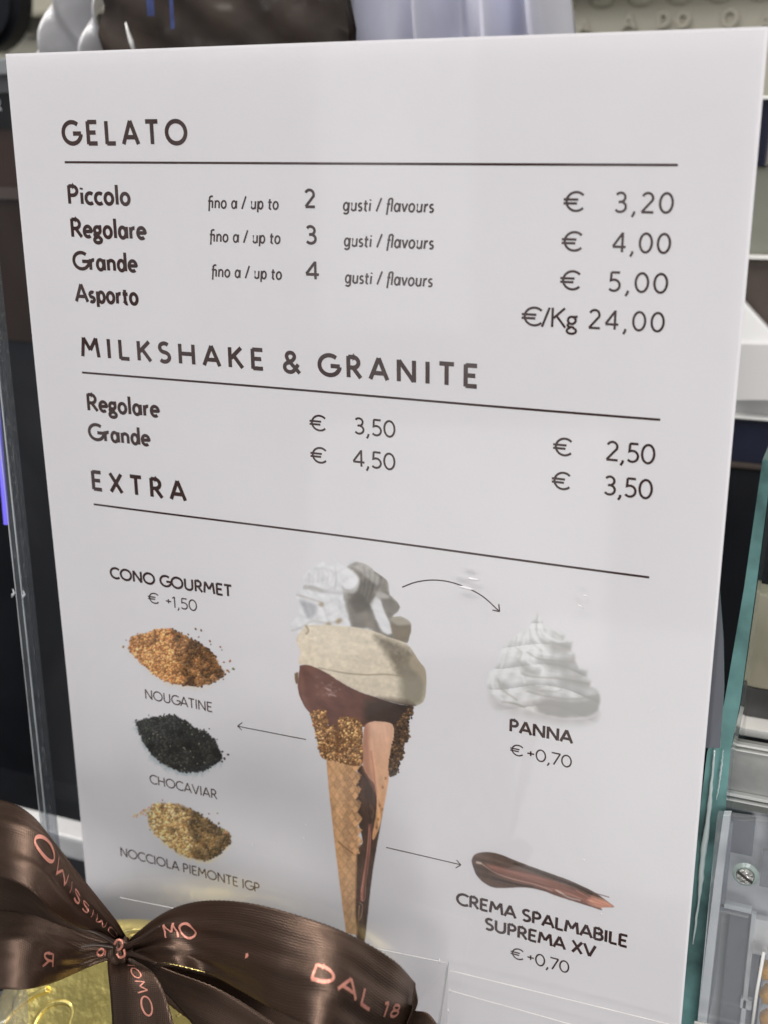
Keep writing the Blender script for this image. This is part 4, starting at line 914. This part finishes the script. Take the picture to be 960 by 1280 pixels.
for k, (x, y) in enumerate(((962, 1213), (963, 1243), (962, 1275))):
    bm = bmesh.new(); c = at(x, y, .03); bmesh.ops.create_icosphere(bm, subdivisions=3, radius=.0032, matrix=Matrix.Translation(c))
    for v in bm.verts: v.co += (v.co - c) * .12 * math.sin(v.co.x * 2300 + k) * math.sin(v.co.z * 1900)
    me = bpy.data.meshes.new('orange_sweet'); bm.to_mesh(me); bm.free()
    tag(link('orange_sweet', me, mat('orange_sugar', (.95, .42, .03), .45, vary=.2, vscale=200), None, True),
        ['uppermost of the orange sweets at the right edge, under the bracket screw', 'middle one of the three orange sweets at the right edge', 'lowest of the orange sweets in the bottom right corner'][k], 'sweet', 'orange sweets in the cabinet')

# ------------------------------------------------------------------ the gift pack in front: clear box, gold chocolate, ribbon
pk = empty('clear_box', 'clear plastic gift box whose corner shows right of the brown bow', 'box')
M_box = clear('clear_box_plastic', (.965, .965, .97), .06, .045, (.82, .80, .82), bump=.2, bscale=20)
ca, cb_ = at(560, 1204, -.014), at(152, 1144, -.024)
cb_.z = ca.z
dz = Vector((0, 0, -.075))
V = [ca, cb_, cb_ + dz, ca + dz]
link('back_wall_panel', mesh('back_wall_panel', V, [(0, 1, 2, 3)]), M_box, pk)
fr = Vector((-.006, -.055, 0))
link('side_wall_panel', mesh('side_wall_panel', [ca, ca + fr, ca + fr + dz, ca + dz], [(0, 1, 2, 3)]), M_box, pk)
tube('top_edge', [ca.lerp(cb_, i / 30) for i in range(31)], [.00012 + .00012 * random.random() for _ in range(31)], mat('box_edge', (.60, .60, .60), .3), pk, 6)
pe = at(546, 1300, -.015)
tube('corner_edge', [ca.lerp(pe, i / 20) for i in range(21)], [.00028 + .0001 * random.random() for _ in range(21)], mat('box_edge_grey', (.42, .42, .43), .2), pk, 6)
for px, py in ((550, 1200), (563, 1237), (561, 1262)):  # tiny highlights of the box, painted with pale tubes
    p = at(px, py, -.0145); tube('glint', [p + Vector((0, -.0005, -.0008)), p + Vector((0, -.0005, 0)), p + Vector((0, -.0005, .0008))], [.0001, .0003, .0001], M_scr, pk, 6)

# gold foil chocolate
M_gold = mat('gold_foil', (1.0, .80, .28), .36, 1.0, bump=.6, bscale=190, vary=.06, vscale=60)
gd = empty('gold_chocolate', 'round chocolate in embossed yellow gold foil under the brown ribbon', 'chocolate')
gc = at(165, 1352, -.042)
ex = Vector((1, -.10, .03)).normalized(); ez = Vector((0.02, .62, .80)).normalized(); en = ex.cross(ez).normalized()
if en.y > 0: en = -en
RG = .061
def gold_pt(r, a, lift=0):
    h = .010 * math.sqrt(max(0, 1 - (r / 1.0) ** 6)) + .0012 * math.sin(a * 3 + r * 5) * r
    return gc + ex * (RG * r * math.cos(a)) + ez * (RG * .80 * r * math.sin(a)) + en * (h + lift)
V, F = [gold_pt(0, 0)], []; NR, NA = 26, 96
for i in range(1, NR + 1):
    for k in range(NA):
        r = (i / NR) ** .7; a_ = 2 * math.pi * k / NA; cr = .0006 * math.sin(k * 2.9 + i) * (r > .86); V.append(gold_pt(r, a_, cr))
for k in range(NA): F.append((0, 1 + k, 1 + (k + 1) % NA))
for i in range(NR - 1):
    for k in range(NA): a_ = 1 + i * NA + k; b_ = 1 + i * NA + (k + 1) % NA; F.append((a_, a_ + NA, b_ + NA, b_))
b0 = len(V)
for k in range(NA): a_ = 2 * math.pi * k / NA; V.append(gold_pt(1, a_) - en * .014)
for k in range(NA): a_ = 1 + (NR - 1) * NA + k; b_ = 1 + (NR - 1) * NA + (k + 1) % NA; F.append((a_, b0 + k, b0 + (k + 1) % NA, b_))
F.append(tuple(b0 + k for k in range(NA))[::-1])
link('foil', mesh('foil', V, F), M_gold, gd, True)
def gold_ray(px, py, lift):
    """the point of the foil's top seen at this pixel"""
    o = np.array(CP); d = np.array(at(px, py, 0)) - o; g0 = np.array(gc + en * (.0095 + lift)); nn = np.array(en)
    t = ((g0 - o) @ nn) / (d @ nn); return Vector(o + t * d)
for P in ([(0, 1285), (18, 1262), (40, 1245), (60, 1236)], [(40, 1290), (48, 1270), (62, 1256), (82, 1253), (92, 1262), (88, 1280), (84, 1292)], [(100, 1285), (112, 1268), (130, 1254), (138, 1250)], [(108, 1292), (122, 1276), (140, 1270)],
          [(238, 1250), (250, 1262), (246, 1280)], [(150, 1168), (170, 1163), (196, 1166)], [(222, 1270), (240, 1262), (262, 1275)]):
    tube('embossed_curl', [gold_ray(x, y, -.0006) for x, y in catmull(P, 24)], .0010, M_gold, gd, 8)

# ribbon
def ribbon_mat():
    M = bpy.data.materials.new('brown_satin'); M.use_nodes = True; nt = M.node_tree; b = nt.nodes['Principled BSDF']
    uv = nt.nodes.new('ShaderNodeUVMap'); uv.uv_map = 'uv'
    n = nt.nodes.new('ShaderNodeTexNoise'); n.inputs['Scale'].default_value = 1.0; n.inputs['Detail'].default_value = 3
    mp = nt.nodes.new('ShaderNodeMapping'); mp.inputs['Scale'].default_value = (60, 2600, 1)
    nt.links.new(uv.outputs[0], mp.inputs[0]); nt.links.new(mp.outputs[0], n.inputs['Vector'])
    w = nt.nodes.new('ShaderNodeTexWave'); w.wave_type = 'BANDS'; w.bands_direction = 'X'; w.inputs['Scale'].default_value = 560; w.inputs['Distortion'].default_value = 0.6
    nt.links.new(uv.outputs[0], w.inputs['Vector'])
    w2 = nt.nodes.new('ShaderNodeTexWave'); w2.wave_type = 'BANDS'; w2.bands_direction = 'Y'; w2.inputs['Scale'].default_value = 480
    nt.links.new(uv.outputs[0], w2.inputs['Vector'])
    ad = nt.nodes.new('ShaderNodeMath'); ad.operation = 'MULTIPLY_ADD'; nt.links.new(w.outputs['Fac'], ad.inputs[0]); nt.links.new(w2.outputs['Fac'], ad.inputs[1]); nt.links.new(n.outputs['Fac'], ad.inputs[2])
    bp = nt.nodes.new('ShaderNodeBump'); bp.inputs['Strength'].default_value = .5; bp.inputs['Distance'].default_value = .00012
    nt.links.new(ad.outputs[0], bp.inputs['Height']); nt.links.new(bp.outputs[0], b.inputs['Normal'])
    r = nt.nodes.new('ShaderNodeValToRGB'); r.color_ramp.elements[0].color = (.058, .035, .025, 1); r.color_ramp.elements[1].color = (.130, .086, .065, 1)
    nt.links.new(n.outputs['Fac'], r.inputs[0]); nt.links.new(r.outputs[0], b.inputs['Base Color'])
    b.inputs['Roughness'].default_value = .33; b.inputs['Anisotropic Rotation'].default_value = .25; b.inputs['Specular IOR Level'].default_value = 1.0; b.inputs['Specular Tint'].default_value = (1, .82, .70, 1)
    b.inputs['Anisotropic'].default_value = .65; tg = nt.nodes.new('ShaderNodeTangent'); tg.direction_type = 'UV_MAP'; tg.uv_map = 'uv'
    nt.links.new(tg.outputs[0], b.inputs['Tangent']); b.inputs['Sheen Weight'].default_value = .0; b.inputs['Sheen Tint'].default_value = (1, .8, .7, 1)
    b.inputs['Metallic'].default_value = .7
    return M
M_sat = ribbon_mat()
M_foil = mat('copper_foil_print', (.78, .34, .26), .42, .5, bump=.4, bscale=800)
bow = empty('ribbon_bow', 'brown satin ribbon bow with coppery lettering tied over the gold chocolate', 'bow')
class Loft:
    def __init__(s, name, E0, E1, bulge=.0, nu=150, nv=26, parent=None, wav=0.0, seed=0, picot=.00018, knot=None):
        """E0, E1: the two edges as lists of (px, py, Y); bulge lifts the middle towards the viewer"""
        a = [np.array(at(*p)) for p in E0]; b = [np.array(at(*p)) for p in E1]
        s.kn = knot; s.A = catmull(a, nu); s.B = catmull(b, nu); s.nu, s.nv = nu, nv; s.P = np.zeros((nu + 1, nv + 1, 3))
        eye = np.array(CP); rng = np.random.RandomState(seed)
        for i in range(nu + 1):
            t = s.A[min(i + 1, nu)] - s.A[max(i - 1, 0)]; c = s.B[i] - s.A[i]; n = np.cross(t, c); n /= (np.linalg.norm(n) + 1e-12)
            if n @ (eye - s.A[i]) < 0: n = -n
            bu = bulge(i / nu) if callable(bulge) else bulge
            ph = seed
            for j in range(nv + 1):
                v = j / nv; w = 4 * v * (1 - v); L = np.linalg.norm(c)
                p = s.A[i] + c * v + n * (bu * w * L + wav * L * math.sin(v * 9 + ph + i / nu * 3) * math.sin(math.pi * v))
                if knot is not None:
                    dk = abs(i / nu - knot); e = math.exp(-dk * 3.2) * .070 + .002; p = p + n * e * L * (math.sin(v * 17 + seed + dk * 5) + .6 * math.sin(v * 29 - dk * 7 + seed * 2)) * math.sin(math.pi * v) ** .5
                if j in (0, nv) and i % 2: p = p + (c / (L + 1e-9)) * picot * (1 if j else -1)
                s.P[i, j] = p
        V = s.P.reshape(-1, 3); F = []; n_ = nv + 1
        for i in range(nu):
            for j in range(nv): q = i * n_ + j; F.append((q, q + 1, q + n_ + 1, q + n_))
        me = mesh(name, V, F); uvl = me.uv_layers.new(name='uv')
        du = [0.0]
        for i in range(nu): du.append(du[-1] + np.linalg.norm(s.P[i + 1, nv // 2] - s.P[i, nv // 2]))
        for lp in me.loops:
            i, j = divmod(lp.vertex_index, n_); uvl.data[lp.index].uv = (du[i] , np.linalg.norm(s.P[i, j] - s.P[i, 0]))
        s.o = link(name, me, M_sat, parent, True)
        so = s.o.modifiers.new('thickness', 'SOLIDIFY'); so.thickness = .00025; so.offset = 0
    def S(s, u, v, lift=.0):
        u = min(max(u, 0), 1) * s.nu; v = min(max(v, 0), 1) * s.nv; i = min(int(u), s.nu - 1); j = min(int(v), s.nv - 1); a, b = u - i, v - j
        P = s.P; p = (P[i, j] * (1 - a) + P[i + 1, j] * a) * (1 - b) + (P[i, j + 1] * (1 - a) + P[i + 1, j + 1] * a) * b
        n = np.cross(P[i + 1, j] - P[i, j], P[i, j + 1] - P[i, j]); n /= np.linalg.norm(n) + 1e-12
        if n @ (np.array(CP) - p) < 0: n = -n
        return p + n * (.00022 + lift)
    def write(s, text, u0, u1, v0, v1, weight=.16, track=.12, name='foil_lettering', parent=None, flip=False):
        """lettering whose base line runs from u0 to u1 at v0, tops at v1 (all on the ribbon)"""
        def f(x, y, l):
            return tuple(s.S(u0 + (u1 - u0) * x, v0 + (v1 - v0) * y, l * 4))
        # letters in a unit frame, finely cut so they follow the cloth
        V, F = [], []; adv = [G[c][0] for c in text]; tot = sum(adv) + track * (len(text) - 1); x = 0; lay = 0
        Lu = np.linalg.norm(s.S(u1, v0) - s.S(u0, v0)); Lv = np.linalg.norm(s.S(u0, v1) - s.S(u0, v0)); asp = Lu / tot / Lv
        for c, a in zip(text, adv):
            for st in G[c][1]:
                P = [((x + p[0]) * asp, p[1]) for p in st]; D = []
                for p, q in zip(P[:-1], P[1:]):
                    k = max(1, int(math.hypot(q[0] - p[0], q[1] - p[1]) / .12)); D += [(p[0] + (q[0] - p[0]) * i / k, p[1] + (q[1] - p[1]) * i / k) for i in range(k)]
                D.append(P[-1]); L, R_ = stroke_strip(D, weight, False); b = len(V); lay += 1
                for l, r in zip(L, R_):
                    V.append(f(l[0] / asp / tot, l[1], (lay % 5) * .000004)); V.append(f(r[0] / asp / tot, r[1], (lay % 5) * .000004))
                for i in range(len(D) - 1): F.append((b + 2 * i, b + 2 * i + 1, b + 2 * i + 3, b + 2 * i + 2))
            x += a + track
        return link(name, mesh(name, V, F), M_foil, parent or s.o)

# right loop, outer face
RL = Loft('loop', [(152, 1184, -.058), (172, 1166, -.058), (206, 1141, -.058), (250, 1127, -.061), (310, 1129, -.067), (380, 1147, -.072), (440, 1170, -.071), (492, 1201, -.062), (519, 1229, -.048)],
          [(156, 1196, -.060), (184, 1200, -.064), (222, 1206, -.070), (262, 1217, -.066), (300, 1237, -.072), (345, 1262, -.086), (405, 1290, -.094), (462, 1315, -.076), (506, 1290, -.050)],
          lambda u: .10 * math.sin(min(u * 1.2, 1) * math.pi) + .02, 170, 40, bow, .012, 1, knot=0)
RL.write('DAL 18', .685, .94, .60, .44, .22, .12)
RL.write(',', .53, .545, .52, .44, .6, 0)
RL.write('MO', .245, .37, .50, .27, .14, .05)
# right loop, return face below
Loft('loop_return', [(519, 1229, -.0515), (515, 1262, -.046), (440, 1262, -.042), (330, 1236, -.044), (240, 1212, -.050), (160, 1194, -.057)],
     [(506, 1290, -.0535), (480, 1330, -.046), (400, 1345, -.044), (300, 1310, -.046), (220, 1262, -.052), (158, 1202, -.058)], .03, 120, 16, bow, .02, 3)
# left loop, upper face
LU = Loft('loop', [(-70, 1010, -.050), (-30, 1000, -.056), (8, 1002, -.062), (40, 1020, -.066), (70, 1056, -.067), (98, 1092, -.066), (124, 1124, -.064), (146, 1152, -.061), (160, 1176, -.058)],
          [(-70, 1110, -.070), (-30, 1096, -.080), (5, 1098, -.086), (38, 1112, -.088), (62, 1136, -.084), (88, 1154, -.074), (112, 1164, -.067), (132, 1174, -.062), (148, 1186, -.058)],
          lambda u: .10 * math.sin(u * math.pi) + .03, 170, 40, bow, .030, 4, knot=1)
LU.write('OMISSIMO', .93, .375, .38, .57, .22, .12, flip=True)
# left loop, inner face in shade
Loft('loop_inside', [(-60, 1080, -.046), (0, 1085, -.046), (40, 1102, -.050), (80, 1140, -.054), (145, 1182, -.0565)],
     [(-60, 1160, -.050), (0, 1152, -.052), (40, 1160, -.056), (90, 1176, -.0575), (148, 1190, -.0575)], .0, 80, 14, bow, .02, 7)
# left loop, lower face
LL = Loft('loop', [(-60, 1140, -.062), (0, 1138, -.066), (36, 1143, -.068), (72, 1156, -.067), (104, 1168, -.064), (128, 1176, -.061), (150, 1182, -.0585)],
          [(-60, 1236, -.086), (0, 1236, -.090), (34, 1236, -.088), (66, 1228, -.078), (94, 1216, -.068), (122, 1204, -.063), (148, 1196, -.0588)],
          lambda u: .12 * math.sin(u * math.pi) + .02, 140, 40, bow, .02, 9, knot=1)
LL.write('R', .50, .42, .76, .56, .17, 0)
LL.write('NO', .93, .80, .60, .28, .2, 0)
# tails
TL = Loft('tail', [(134, 1196, -.060), (136, 1220, -.066), (139, 1250, -.070), (142, 1300, -.072)], [(163, 1198, -.060), (190, 1215, -.066), (206, 1244, -.070), (222, 1300, -.072)], .04, 80, 20, bow, .02, 2)
TL.write('IOMO', .20, .82, .58, .75, .16, .12)
Loft('tail', [(505, 1262, -.046), (520, 1264, -.047), (536, 1268, -.048), (552, 1290, -.049)], [(495, 1300, -.046), (510, 1302, -.047), (526, 1306, -.048), (540, 1312, -.049)], .03, 40, 12, bow, .0, 2)
Loft('tail', [(170, 1196, -.052), (215, 1214, -.054), (280, 1240, -.056), (360, 1290, -.056)], [(160, 1206, -.053), (206, 1240, -.056), (250, 1290, -.058), (290, 1330, -.058)], .03, 60, 14, bow, .03, 6)
# knot: a pinched band with gathers
kc = at(149, 1188, -.062); V, F = [], []; NU, NV = 44, 22
for i in range(NU):
    a_ = 2 * math.pi * i / NU
    for j in range(NV + 1):
        v = j / NV * 2 - 1; r = .0033 * math.sqrt(max(0.0, 1 - v * v * .86)); g = 1 + .16 * math.sin(a_ * 5 + v * 3) + .07 * math.sin(a_ * 11 - v * 4)
        V.append(kc + Vector((r * 1.15 * g * math.cos(a_) + v * .0004, r * g * math.sin(a_) * .9, v * .0042 + r * .15 * math.cos(a_))))
for i in range(NU):
    for j in range(NV): a0 = i * (NV + 1) + j; a1 = ((i + 1) % NU) * (NV + 1) + j; F.append((a0, a1, a1 + 1, a0 + 1))
me = mesh('knot', V, F); uvl = me.uv_layers.new(name='uv')
for lp in me.loops: uvl.data[lp.index].uv = (me.vertices[lp.vertex_index].co.x, me.vertices[lp.vertex_index].co.z)
kn = link('knot', me, M_sat, bow, True)
for P in ([(143, 1180), (147, 1175), (153, 1177), (152, 1184), (147, 1188)], [(146, 1192), (150, 1197), (156, 1194), (155, 1187)]):
    tube('foil_lettering', [at(x, y, -.0662) for x, y in catmull(P, 14)], .00038, M_foil, kn, 6)
M_gath = mat('brown_satin_gather', (.045, .027, .02), .4, .3, spec=.8)
for P in ([(96, 1160, -.069), (120, 1166, -.0665), (146, 1180, -.063)], [(100, 1184, -.069), (122, 1181, -.066), (146, 1184, -.063)], [(200, 1158, -.0665), (178, 1172, -.0645), (156, 1184, -.063)], [(196, 1204, -.068), (176, 1196, -.065), (156, 1190, -.063)]):
    Q = catmull([np.array(at(*p)) for p in P], 20)
    tube('gather', [Vector(q) for q in Q], [.0002 + .0006 * (i / 20) ** .8 for i in range(21)], M_gath, bow, 10)
# cellophane at the very corner
c_ = crumple('cellophane_scrap', -20, 34, 1236, 1300, -.060, .002, 12, 5, clear('cellophane', (.9, .9, .9), .1, .25, (.6, .6, .6), ior=1.7), None, 4, 30, 30)
tag(c_, 'crumpled clear cellophane beside the gold foil in the bottom left corner', 'wrapping')
